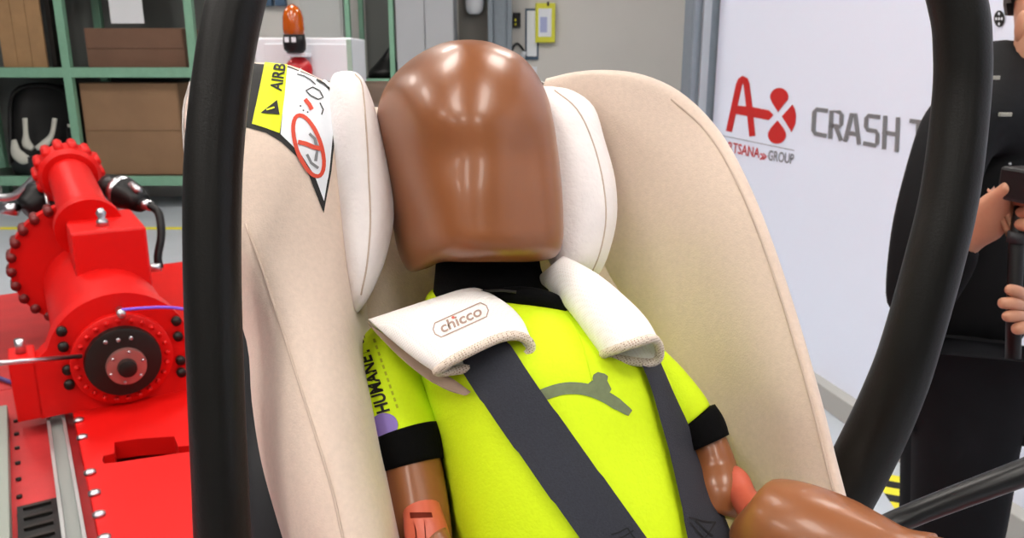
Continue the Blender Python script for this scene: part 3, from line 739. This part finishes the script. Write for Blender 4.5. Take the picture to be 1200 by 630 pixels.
# seat pan, base on the bench (below the frame)
pc = P(690, 790, .62)
bbox('seat_pan', (pc.x, pc.y-.02, 1.06), (.36, .34, .12), M_BEIGE, seat, Matrix.Rotation(.2, 3, 'Z'), .04)
bbox('seat_base', (pc.x, pc.y+.06, .932), (.34, .46, .16), M_BLKPL, seat, Matrix.Rotation(.2, 3, 'Z'), .03)

# head cushions
def cushion(name, rows, seam_pts):
    g = capped(grid([ring(*r) for r in rows], 4, 1, True)); o = mesh(name, g, M_CREAM, seat)
    seam('seam', seam_pts, Cast(g), .0007, o); return o
# cx, cy, d, half width px, half depth, n, e, tilt
cushion('head_cushion', [(406,83,.675,5,.008,24,2.2),(406,88,.675,16,.022,24,2.2),(409,108,.672,24,.036,24,2.2),(415,150,.668,31,.046,24,2.2),(422,200,.664,36,.05,24,2.2),(426,250,.66,36,.05,24,2.2),(424,300,.655,29,.046,24,2.2),(419,340,.652,18,.034,24,2.2),(415,362,.652,8,.018,24,2.2),(414,368,.652,2,.005,24,2.2)],
        [(416,87),(424,100),(429,150),(432,205),(434,260),(430,310),(423,345)])
cushion('head_cushion', [(640,101,.71,6,.01,24,2.3),(645,106,.71,26,.022,24,2.3),(656,125,.705,40,.034,24,2.3),(664,165,.70,45,.042,24,2.3),(672,210,.695,49,.045,24,2.3),(676,255,.69,47,.045,24,2.3),(676,295,.686,38,.04,24,2.3),(678,318,.684,26,.028,24,2.3),(682,330,.684,12,.012,24,2.3)],
        [(650,106),(676,128),(694,165),(706,210),(710,255),(703,295),(692,322)])

# ------------------------------------------------------------------ warning label on the near wing
lab = drape_poly('warning_label', [(284,72),(300,70),(340,73),(372,86),(392,100),(393,150),(388,200),(379,250),(372,232),(362,206),(348,184),(330,167),(312,156),(284,148)], cB, .0006, M_BLACK, wB, 4, 'warning label')
drape_poly('label_white_field', [(337,75),(372,88),(389,102),(390,150),(385,200),(379,236),(368,206),(352,181),(329,158)], cB, .0012, M_LABW, lab, 4)
drape_poly('label_yellow_field', [(311,72),(337,75),(334,112),(328,157),(312,151),(296,146),(303,112)], cB, .0013, M_LABY, lab, 4)
drape_text('label_text', 'AIRBAG', (330,109), (338,58), (-13, -2), cB, .0019, M_BLACK, lab, .02)
drape_poly('label_triangle', [(328,136),(306,134),(325,119)], cB, .0019, M_BLACK, lab, 1)
drape_strip('label_triangle_mark', [(313,131),(322,128)], .9, cB, .0024, M_LABY, lab)
drape_strip('prohibition_ring', arc(361,172,14,37,30,0,2*PI,-.32), 2.3, cB, .0018, M_LABR, lab, True)
drape_strip('prohibition_bar', [(349,168),(358,170),(367,174),(377,176)], 2.6, cB, .0021, M_LABR, lab)
drape_strip('pictogram', [(362,158),(368,164),(371,176),(369,190)], 1.6, cB, .0019, M_LGREY, lab)
drape_strip('pictogram', [(359,182),(364,192),(372,198)], 1.6, cB, .0019, M_LGREY, lab)
drape_strip('pictogram', [(358,108),(366,104),(374,108),(378,116),(372,118),(364,114)], .7, cB, .0019, M_BLACK, lab, True)
drape_strip('pictogram', [(348,89),(356,91),(364,96),(369,101)], .6, cB, .0019, M_BLACK, lab)
drape_strip('pictogram', [(370,95),(379,100),(386,107)], 1.0, cB, .0019, M_BLACK, lab)
drape_strip('pictogram', [(374,122),(378,130),(376,136)], .7, cB, .0019, M_BLACK, lab)
drape_strip('pictogram_mark', [(357,118),(362,124),(365,130)], 2.4, cB, .0019, M_LABR, lab)
for x, y in ((352,126),(355,131),(360,133)): drape_poly('pictogram_dot', arc(x,y,1,1,8), cB, .0019, M_BLACK, lab, 0)

# ------------------------------------------------------------------ crash test dummy
dm = empty('crash_test_dummy', P(660, 800, .62), 'brown vinyl crash test dummy in a neon yellow shirt strapped in the seat', 'dummy')
hr = [(46.5,548,5,.652,.012),(48,548,20,.652,.03),(53,548,37,.653,.05),(65,549,61,.655,.066),(85,546,82,.656,.079),(110,544,96.5,.656,.087),(140,545,103.5,.654,.090),(180,549.5,105,.652,.088),(220,555,103.5,.648,.087),(255,560,100.5,.645,.085),(280,563,97,.642,.082),(296,566,89,.642,.076),(303,568,77,.643,.064),(306.5,569,56,.646,.044),(307,570,25,.65,.02)]
YAW = math.radians(24)      # the head is turned with the seat, so one side of it shows
rows = []
for y, cx, hw, cdp, hd2 in hr:
    e = 2.2 + .9*max(0, min(1, (y-90)/150)); n = 44; pl_ = []
    k = math.sqrt(hd2/.09)
    for i in range(n):
        a = 2*PI*i/n; c, s_ = math.cos(a), math.sin(a)
        x = .82*math.copysign(abs(c)**(2/e), c); q = math.copysign(abs(s_)**(2/e), s_)
        pl_.append((x*math.cos(YAW)+q*math.sin(YAW), -x*math.sin(YAW)+q*math.cos(YAW)))
    x0_, x1_ = min(p[0] for p in pl_), max(p[0] for p in pl_); f1 = max(p[1] for p in pl_)
    rr = []
    for x, q in pl_:
        px = cx-hw+2*hw*(x-x0_)/(x1_-x0_); d = cdp-hd2*q/f1; py = y
        if q > 0:   # shallow face relief: eye hollows, nose, brow
            d += .0030*math.exp(-((px-522)/20)**2-((y-195)/30)**2) + .0034*math.exp(-((px-622)/20)**2-((y-190)/28)**2)
            d -= .0030*math.exp(-((px-585)/17)**2-((y-192)/30)**2)
            d -= .0022*math.exp(-((px-570)/50)**2-((y-135)/24)**2)
        wl = max(0, min(1, (522-px)/55)); wl = wl*wl*(3-2*wl); t = max(0, min(1, (y-225)/75))
        py += 24*wl*t*t; d += .010*wl*t
        rr.append((px, py, d))
    rows.append(rr)
mesh('head', capped(grid(rows, 4, 1, True)), M_SKIN, dm)
# jaw / side of the head behind the face block, neck
mesh('jaw', ptube([(492,250,.69),(496,285,.69),(508,306,.695)], [26,26,16], 16, 5), M_SKIN, dm)
hard(mesh('neck', ptube([(572,270,.67),(572,318,.67),(575,348,.66),(580,380,.66)], [58,62,68,70], 24, 3), M_RIB, dm))
mesh('neck_ring', tube([P(x, y, d) for x, y, d in ((535,347,.615),(560,342,.605),(585,340,.60),(605,342,.60))], .0011, 8, 4), M_DSTEEL, dm)
tr = [(338,588,40,.685,.035),(344,592,78,.68,.055),(354,598,98,.675,.066),(374,608,112,.672,.08),(400,622,132,.668,.088),(430,637,150,.662,.093),(470,648,152,.656,.095),(520,661,150,.651,.098),(570,676,154,.646,.102),(630,695,166,.642,.106),(700,712,178,.638,.108),(770,728,180,.636,.108)]
rows = [ring(cx, y, d_, hw, hd2, 36, 2.25, tilt=8) for y, cx, hw, d_, hd2 in tr]
gt = grid(rows, 4, 1, True); shirtV = capped(gt)
shirt = mesh('shirt', shirtV, M_NEON, dm); cS = Cast(shirtV)
col_ = [(560,352),(575,349),(600,347),(630,349),(655,357),(672,372)]
mesh('collar', tube([P(x, y, d) for x, y, d in ((548,362,.64),(570,352,.622),(600,347,.613),(630,349,.613),(655,358,.62),(676,374,.63))], .0075, 12, 4), M_RIB, shirt)
seam('shirt_seam', [(663,362),(680,395),(690,430),(694,446)], cS, .0007, shirt, M_NEON)
# grey figure emblem on the chest
M_EMB = mat('emblem_grey', '6f7a58', .8, noise=.1, nscale=200)
drape_strip('chest_emblem', cr([(600,478),(622,470),(640,461),(662,455),(685,456),(705,463),(722,473),(738,484)], 4), [6]*3+[7]*22+[6,5.5,5,4], cS, .0007, M_EMB, shirt)
drape_poly('chest_emblem', [(686,452),(693,446),(695,439),(700,436),(708,438),(712,441),(711,446),(716,456),(712,463),(700,462)], cS, .0008, M_EMB, shirt, 2)
# sleeves
slA = ptube([(446,396,.70),(449,408,.682),(453,428,.656),(461,462,.638),(472,500,.628),(476,515,.626)], [18,28,36,39,40,40], 24, 5)
sA = mesh('sleeve', slA, M_NEON, dm); cSA = Cast(slA)
mesh('cuff', ptube([(474,507,.627),(478,522,.624),(483,545,.62)], [42,42,38], 24, 4), M_RIB, sA)
drape_text('sleeve_text', 'HUMANETICS', (457,481), (424,384), (-14, 4), cSA, .0008, M_BLACK, sA, .03)
for k in range(11):
    x, y = 466-2.6*k, 478-7.6*k
    drape_strip('sleeve_small_print', [(x, y), (x-1.5, y-4.4)], 1.3, cSA, .0008, mat('print_olive', 'a5b818', .8), sA)
drape_poly('sleeve_emblem', arc(451, 498, 15.5, 14.5, 22), cSA, .0008, mat('print_violet', '8a74c0', .7), sA, 2)
slB = ptube([(690,385,.69),(728,408,.665),(766,448,.655),(796,480,.648),(808,494,.645)], [26,31,36,34,31], 24, 5)
sB = mesh('sleeve', slB, M_NEON, dm)
mesh('cuff', ptube([(810,491,.645),(819,505,.643),(827,521,.64)], [33,33,30], 24, 4), M_RIB, sB)
# arms
mesh('upper_arm', ptube([(478,520,.624),(485,560,.616),(492,600,.606),(498,640,.595),(502,680,.58)], [34,35,35,33,30], 22, 5), M_SKIN, dm)
gE = ptube([(494,596,.588),(500,625,.576),(507,660,.566)], [22,26,26], 18, 5)
eA = mesh('elbow_joint', gE, M_ORANGE, dm); cE = Cast(gE)
carve_px(eA, cE, [(480,600),(506,600),(507,606),(481,607)], .008)
carve_px(eA, cE, [(483.4,607),(484.8,607),(487.8,622),(489.8,640),(488.4,640),(486.4,622)], .004)
carve_px(eA, cE, [(496.4,607),(497.6,607),(498.8,618),(499.8,640),(498.6,640),(497.4,618)], .004)
hard(eA, 50)
mesh('elbow_cap', ptube([(511,628,.56),(520,640,.556)], [15,12], 16, 4), M_SKIN, eA)
mesh('forearm', ptube([(502,690,.575),(520,740,.52),(545,800,.47),(560,840,.44)], [34,37,33,26], 20, 5), M_SKIN, dm)
mesh('upper_arm', ptube([(824,508,.642),(832,526,.638),(838,547,.634),(842,574,.626),(838,602,.62)], [22,23,25,32,27], 22, 5), M_SKIN, dm)
gE = ptube([(851,556,.628),(862,563,.62),(872,583,.605),(888,603,.58)], [13,16,16,20], 18, 5)
eB = mesh('elbow_joint', gE, M_ORANGE, dm); cE = Cast(gE)
carve_px(eB, cE, [(849,549.5),(853,548.6),(859,549.5),(859,552),(853,551.2),(849,552)], .006); hard(eB, 50)
mesh('forearm', ptube([(884,605,.57),(892,612,.565),(915,620,.555),(950,632,.54),(990,644,.525),(1030,655,.51),(1062,662,.50),(1095,668,.49)], [30,50,59,62,59,50,42,42], 24, 5), M_SKIN, dm)
# hand beyond the wrist, below and at the edge of the frame
mesh('hand', ptube([(1085,664,.492),(1110,672,.485),(1145,690,.475),(1170,712,.465)], [40,44,42,20], 20, 4, True, .55), M_SKIN, dm)
for i, (dx, dy) in enumerate(((8,-8),(14,6),(14,20),(8,34))):
    mesh('finger', ptube([(1150,686+i*10,.472),(1180+dx,700+dy,.455),(1195+dx,725+dy,.44)], [12,11,7], 10, 4), M_SKIN, dm)
mesh('thumb', ptube([(1100,655,.475),(1125,660,.455),(1150,675,.445)], [14,12,8], 10, 4), M_SKIN, dm)
for p in (((600,780,.62),(590,830,.50),(580,860,.40)), ((800,780,.62),(840,830,.52),(870,860,.42))):
    mesh('thigh', ptube(p, [75,75,68], 20, 5), mat('dark_shorts', '1d2026', .9), dm)

# ------------------------------------------------------------------ harness
def belt(name, left, right, n=9, off=.004, th=.0018):
    """webbing between two edge polylines, laid on the shirt"""
    Lp = cr(left, 8); Rp = cr(right, 8); V = []; rowsn = []
    for a, b in zip(Lp, Rp):
        r = []
        for k in range(n):
            t = k/(n-1); x, y = a[0]+(b[0]-a[0])*t, a[1]+(b[1]-a[1])*t
            p = cS(x, y, off)
            r.append(p)
        rowsn.append(r)
    rowsn = [r for r in rowsn if all(r)]
    # straighten each row a little: webbing does not follow every curve
    nR = len(rowsn)
    for r in rowsn:
        a, b = r[0].copy(), r[-1].copy()
        for k in range(n):
            t = k/(n-1); q = a.lerp(b, t)
            r[k] = r[k].lerp(q, .35) if (r[k]-CAM).length < (q-CAM).length else r[k]
    V = [p for r in rowsn for p in r]; m = len(V)
    V2 = V + [p + (CAM-p).normalized()*th for p in V]; Fc = []
    for i in range(nR-1):
        for k in range(n-1):
            q = (i*n+k, i*n+k+1, (i+1)*n+k+1, (i+1)*n+k); Fc += [q, tuple(x+m for x in q[::-1])]
        for k in (0, n-1): Fc.append((i*n+k, (i+1)*n+k, (i+1)*n+k+m, i*n+k+m))
    for i in (0, nR-1):
        for k in range(n-1): Fc.append((i*n+k, i*n+k+1, i*n+k+1+m, i*n+k+m))
    o = mesh(name, (V2, Fc), M_WEB, seat); hard(o, 50); return o, (V2, Fc)
b1_, v1_ = belt('harness_strap', [(526,408),(543,432),(570,473),(605,524),(642,577),(680,630),(735,705),(772,758)], [(585,388),(601,411),(630,453),(668,507),(710,567),(757,632),(812,705),(852,758)])
b2_, v2_ = belt('harness_strap', [(705,372),(733,405),(754,448),(769,498),(783,550),(800,632),(815,705),(824,758)], [(742,385),(762,415),(781,458),(800,500),(820,552),(852,632),(880,705),(892,758)], off=.005)
cb_ = Cast(v2_); cbl1 = Cast(v1_)
for q in ([(806,606),(838,612)], [(808,612),(826,632)], [(838,611),(824,632)], [(814,609),(835,628)]):
    drape_strip('stitching', cr([q[0], ((q[0][0]+q[1][0])/2, (q[0][1]+q[1][1])/2+1), q[1]], 4), .9, cb_, .0006, M_WEBD, b2_)
for q in ([(716,626),(735,618)], [(722,632),(742,621)], [(735,618),(745,632)]):
    drape_strip('stitching', cr([q[0], ((q[0][0]+q[1][0])/2, (q[0][1]+q[1][1])/2+1), q[1]], 4), .9, cbl1, .0006, M_WEBD, b1_)

def pad(name, rings, th, bulge=.006):
    """flattened fabric sleeve; rings = (left px, right px, half thickness)"""
    def build(shrink):
        rows = []; prev = None
        for iq, (Lq, Rq, t) in enumerate(rings):
            A, B = P(*Lq), P(*Rq); c = (A+B)/2; wv = (B-A)/2; ax = (c-prev).normalized() if prev else Vector((0,0,0)); prev = c; sh_ = (0,0,0,0,.004,.011)[iq]; nv = (CAM-c).normalized(); nv = (nv - wv*nv.dot(wv)/wv.length_squared).normalized()
            r = []
            for i in range(28):
                a = 2*PI*i/28; cs, sn = math.cos(a), math.sin(a)
                sx = math.copysign(abs(cs)**(2/3.0), cs); sy = math.copysign(abs(sn)**(2/2.2), sn)
                r.append(tuple(c + wv*(sx*(1-shrink/wv.length)) + nv*(sy*(t-shrink) + bulge*(1-sx*sx)*(1 if sn > 0 else .4)) - ax*(sy*sh_*(.75+.5*sx))))
            rows.append(r)
        return rows
    a = grid(build(0), 5, 1, True, False); b = grid(build(th), 5, 1, True, False)
    V = list(a[0])+list(b[0]); n0 = len(a[0]); Fc = list(a[1])+[tuple(i+n0 for i in f[::-1]) for f in b[1]]
    nR, nC = a[2], a[3]
    for j in range(nC):
        k = (j+1) % nC; i = (nR-1)*nC; Fc.append((i+j, i+k, i+k+n0, i+j+n0))
    o = mesh(name, (V, Fc), M_PAD, seat)
    rimp = [(V[(nR-1)*nC+j]+V[(nR-1)*nC+j+n0])/2 for j in range(nC)]
    return o, (V, Fc), rimp
p1, pv1, rim1 = pad('shoulder_pad', [((440,388,.665),(548,352,.67),.010),((431,374,.628),(543,338,.64),.012),((440,382,.602),(562,338,.612),.013),((463,402,.588),(592,354,.594),.013),((487,421,.578),(612,374,.582),.014),((509,436,.570),(623,399,.574),.015)], .004)
mesh('pad_edge', tube(rim1+rim1[:1], .0036, 8, 1, False), M_PADRIM, p1)
# lower layer of the folded pad
rowsP = [[(430,378,.622),(445,388,.613),(462,398,.606)],[(450,400,.604),(472,415,.598),(495,425,.592)],[(476,425,.592),(502,440,.588),(528,442,.584)],[(505,447,.584),(528,458,.58),(548,456,.578)],[(535,460,.578),(545,463,.577),(552,459,.576)]]
ga = grid(rowsP, 4, 3); gb_ = grid([[(x, y, d+.006) for x, y, d in r] for r in rowsP], 4, 3)
n0 = len(ga[0]); nR, nC = ga[2], ga[3]
Fc = list(ga[1])+[tuple(i+n0 for i in f[::-1]) for f in ga[1]]
for i in range(nR-1):
    for k in (0, nC-1): Fc.append((i*nC+k, (i+1)*nC+k, (i+1)*nC+k+n0, i*nC+k+n0))
mesh('pad_flap', (list(ga[0])+list(gb_[0]), Fc), M_PADIN, p1)
cP = Cast(pv1)
def rot(p, c, a): x, y = p[0]-c[0], p[1]-c[1]; return (c[0]+x*math.cos(a)-y*math.sin(a), c[1]+x*math.sin(a)+y*math.cos(a))
M_PRT = mat('print_taupe', 'a58c80', .8)
lc = (540, 375); la_ = -.42
rr = [(-34,-3),(-29,-9),(29,-9),(34,-3),(34,3),(29,9),(-29,9),(-34,3)]
drape_strip('logo_frame', [rot((lc[0]+x*1.0, lc[1]+y), lc, la_) for x, y in rr], .7, cP, .0005, M_PRT, p1, True)
drape_text('logo_text', 'chicco', rot((lc[0]-26, lc[1]+5), lc, la_), rot((lc[0]+26, lc[1]+5), lc, la_), (-4, -11), cP, .0005, M_PRT, p1, .02)
drape_poly('logo_dot', arc(*rot((lc[0]-7, lc[1]-6), lc, la_), 2, 1.7, 10), cP, .0007, mat('print_coral', 'd86a5c', .7), p1, 0)
p2, pv2, rim2 = pad('shoulder_pad', [((622,330,.675),(655,306,.685),.010),((630,328,.645),(660,303,.655),.013),((650,344,.622),(697,322,.634),.014),((671,368,.604),(732,350,.616),.015),((690,394,.592),(758,377,.602),.016),((705,414,.583),(776,410,.592),.018)], .004, .010)
mesh('pad_edge', tube(rim2+rim2[:1], .0036, 8, 1, False), M_PADRIM, p2)

# ------------------------------------------------------------------ black tubular hoop around the seat
tf = empty('hoop_frame', P(640, 900, .70), 'thick matte black tubular hoop arching around the child seat', 'hoop frame')
hp_ = [(330,900,.64,32),(285,770,.57,32),(264,660,.545,32),(258,560,.54,32),(253,450,.54,32),(249,320,.54,32.5),(250,200,.54,33),(259,100,.54,33),(277,0,.54,33),(312,-110,.545,33),(385,-230,.55,33),(500,-320,.56,33),(660,-360,.57,33),(830,-330,.58,32),(980,-240,.59,32),(1085,-110,.60,31.5),(1121,0,.605,31),(1128,60,.61,31),(1126,120,.615,31),(1114,220,.62,31.5),(1096,300,.625,32),(1068,400,.635,32),(1049,455,.645,33),(1020,520,.66,34),(980,595,.675,34),(925,680,.69,34),(870,780,.71,34)]
mesh('hoop', ptube([p[:3] for p in hp_], [p[3] for p in hp_], 22, 5), M_BLK, tf)
mesh('brace_bar', tube([P(930,672,.70), P(1050,611,.735), P(1200,553,.70), P(1420,468,.66)], [.0105,.0105,.0115,.0125], 18, 4), mat('glossy_black_tube', '08090b', .38), tf)
bp_ = P(1420,468,.66); zf = ZD if -3.3 < (bp_-O).dot(T) and (bp_-O).dot(L) < l_right else 0
mesh('brace_foot', disc((bp_.x, bp_.y, zf), (0,0,1), .014, bp_.z-zf, 14), M_BLKPL, tf)

# ------------------------------------------------------------------ person at the right
def skin_obj(name, joints, edges, material, parent, root, sub=2):
    me = bpy.data.meshes.new(name); keys = list(joints)
    me.from_pydata([tuple(joints[k][0]) for k in keys], [(keys.index(a), keys.index(b)) for a, b in edges], [])
    o = link(name, me, material, parent, False)
    md = o.modifiers.new('skin', 'SKIN'); md.use_smooth_shade = True
    for i, k in enumerate(keys):
        sv = me.skin_vertices[0].data[i]; r = joints[k][1]
        sv.radius = r if isinstance(r, tuple) else (r, r); sv.use_root = (k == root)
    s = o.modifiers.new('sub', 'SUBSURF'); s.levels = sub; s.render_levels = sub
    return o
D = 1.85
pel = P(1128, 440, D)
per = empty('person', (pel.x, pel.y, 0), 'person in black jacket and dark jeans holding a camera beside the banner', 'person')
def J(px, py, d, r): return (P(px, py, d), r)
def W(x, y, z, r): return (Vector((pel.x+x, pel.y+y, z)), r)
M_FACE = mat('person_skin', 'b98468', .5, noise=.04, nscale=40)
body = {'chest': J(1164,135,D,.06), 'neck0': J(1198,110,D,.055), 'neck1': J(1214,72,D-.05,.058), 'head0': J(1230,42,D-.06,.07), 'head1': J(1233,5,D-.04,.082), 'head2': J(1233,-28,D-.03,.072),
  'shR': J(1118,152,D-.13,.035), 'uaR': J(1088,260,D-.17,.032), 'elR': J(1070,372,D-.18,.032), 'faR': J(1105,318,D-.25,.03), 'wrR': J(1136,272,D-.3,(.034,.036)), 'paR': J(1162,254,D-.34,(.034,.052)), 'paR2': J(1184,246,D-.36,(.026,.05)),
  'shL': J(1242,160,D+.1,.035), 'elL': J(1288,365,D,.032), 'wrL': J(1248,372,D-.22,(.026,.03)), 'paL': J(1226,368,D-.3,(.02,.036)), 'paL2': J(1212,364,D-.33,(.016,.036))}
ed = [('chest','neck0'),('neck0','neck1'),('neck1','head0'),('head0','head1'),('head1','head2'),('chest','shR'),('shR','uaR'),('uaR','elR'),('elR','faR'),('faR','wrR'),('wrR','paR'),('paR','paR2'),('chest','shL'),('shL','elL'),('elL','wrL'),('wrL','paL'),('paL','paL2')]
for i, (y0, x1, y1, x2, y2) in enumerate(((222,1206,214,1224,216),(234,1209,230,1228,230),(246,1209,246,1228,247),(258,1205,262,1222,264))):
    body['fR%da' % i] = J(1190,y0+4,D-.365,.015); body['fR%db' % i] = J(x1,y1+2,D-.42,.0125); body['fR%dc' % i] = J(x2,y2,D-.40,.010)
    ed += [('paR2','fR%da' % i),('fR%da' % i,'fR%db' % i),('fR%db' % i,'fR%dc' % i)]
body['tR1'] = J(1172,230,D-.385,.017); body['tR2'] = J(1186,216,D-.42,.014); ed += [('paR','tR1'),('tR1','tR2')]
for i, (y0, x1, y1, x2, y2) in enumerate(((345,1190,341,1178,337),(357,1186,355,1170,355),(369,1188,370,1174,371),(379,1196,384,1186,387))):
    body['fL%da' % i] = J(1206,y0+3,D-.345,.014); body['fL%db' % i] = J(x1,y1,D-.42,.0125); body['fL%dc' % i] = J(x2,y2,D-.42,.0105)
    ed += [('paL2','fL%da' % i),('fL%da' % i,'fL%db' % i),('fL%db' % i,'fL%dc' % i)]
bodyo = skin_obj('body', body, ed, M_FACE, per, 'chest')
M_JACK = mat('black_jacket', '050609', .8, spec=.2, noise=.2, nscale=8, bump=.4, bscale=25)
M_JEAN = mat('dark_jeans', '0f1014', .9, spec=.2, noise=.2, nscale=12, bump=.4, bscale=30)
jk = {'hip': J(1128,425,D,(.135,.115)), 'waist': J(1130,350,D,(.14,.12)), 'mid': J(1140,270,D,(.155,.125)), 'chest': J(1155,195,D,(.15,.12)), 'up': J(1166,122,D,(.115,.10)), 'col': J(1180,64,D+.03,(.07,.07)),
  'shR': J(1120,156,D-.13,.084), 'uaR': J(1088,260,D-.17,.075), 'elR': J(1070,372,D-.18,.068), 'faR': J(1105,318,D-.25,.058), 'wrR': J(1133,274,D-.30,.044),
  'shL': J(1242,160,D+.1,.08), 'elL': J(1288,365,D,.065), 'wrL': J(1255,374,D-.2,.045)}
jo = skin_obj('jacket', jk, [('hip','waist'),('waist','mid'),('mid','chest'),('chest','up'),('up','col'),('up','shR'),('shR','uaR'),('uaR','elR'),('elR','faR'),('faR','wrR'),('up','shL'),('shL','elL'),('elL','wrL')], M_JACK, per, 'mid')
for k, (px, py) in enumerate(((1164,91),(1178,134))):
    bbox('reflective_tab', P(px, py, D-.20 if k == 0 else D-.2), (.026, .006, .008), mat('tab_silver', '9a9a90', .4), jo, bev=.001)
mesh('zip_button', disc(P(1183,192,D-.20), -FW, .003, .003, 10), M_STEEL, jo)
tl = {'pel': J(1128,440,D,(.13,.11)), 'hR': W(-.03,-.08,.84,.125), 'kR': W(-.02,-.10,.48,.105), 'aR': W(.0,-.06,.12,.075), 'fR': W(.0,-.06,.07,.062),
      'hL': W(.02,.09,.84,.12), 'kL': W(.05,.11,.48,.10), 'aL': W(.06,.13,.12,.065), 'fL': W(.06,.13,.07,.062)}
skin_obj('trousers', tl, [('pel','hR'),('hR','kR'),('kR','aR'),('aR','fR'),('pel','hL'),('hL','kL'),('kL','aL'),('aL','fL')], M_JEAN, per, 'pel')
for x, y in ((.0,-.06),(.06,.13)):
    sh = {'h': W(x-.05,y,.045,.042), 'm': W(x+.06,y-.02,.05,.045), 't': W(x+.17,y-.05,.035,.033)}
    skin_obj('shoe', sh, [('h','m'),('m','t')], M_BLKPL, per, 'm')
hc = P(1233,5,D-.04)
def blob(name, c, s, m, parent, n=14, cut=None):
    bm = bmesh.new(); bmesh.ops.create_uvsphere(bm, u_segments=n*2, v_segments=n, radius=1)
    for v in bm.verts: v.co = Vector((v.co.x*s[0], v.co.y*s[1], v.co.z*s[2]))
    if cut: bmesh.ops.delete(bm, geom=[v for v in bm.verts if cut(v.co)], context='VERTS')
    for v in bm.verts: v.co += Vector(c)
    return from_bm(name, bm, m, parent, True)
M_HAIR = mat('dark_grey_hair', '3a342f', .8, bump=.6, bscale=120)
blob('hair', hc+Vector((0, .02, .03)), (.084, .10, .115), M_HAIR, bodyo, cut=lambda c: c.z < -.02 and c.y < .0 or c.z < -.07 or (c.y < -.05 and c.z < .04))
blob('ear', P(1196, 31, D-.06), (.010, .016, .034), M_FACE, bodyo); blob('ear', hc+Vector((.078, -.01, -.04)), (.010, .016, .034), M_FACE, bodyo)
blob('nose', hc+Vector((.02, -.095, -.03)), (.014, .022, .022), M_FACE, bodyo)
for s in (-1, 1): blob('eye', hc+Vector((.01+.032*s, -.078, .0)), (.012, .010, .009), M_LABW, bodyo)
blob('mouth', hc+Vector((.015, -.078, -.075)), (.024, .012, .006), mat('lips', '9a5a4a', .5), bodyo)
cm = empty('video_camera', P(1192, 300, D-.42), 'black handheld camera on a stick grip held by the standing person', 'camera')
cc = P(1213, 217, D-.43)
bbox('camera_body', cc, (.075, .09, .06), M_BLKPL, cm, Matrix.Rotation(.2, 3, 'Z'), .006)
mesh('lens_barrel', lathe(cc+Vector((.03,-.01,0)), (1,-.2,0), [(0,.026),(.06,.026),(.065,.022)], 20), M_BLKPL, cm)
mesh('grip_stick', tube([P(1200,232,D-.385), P(1191,290,D-.385), P(1187,420,D-.385)], .013, 14, 3), M_BLKPL, cm)
mesh('grip_collar', disc(P(1192,284,D-.385), (0,0,1), .018, .02, 14), M_GREYPL, cm)
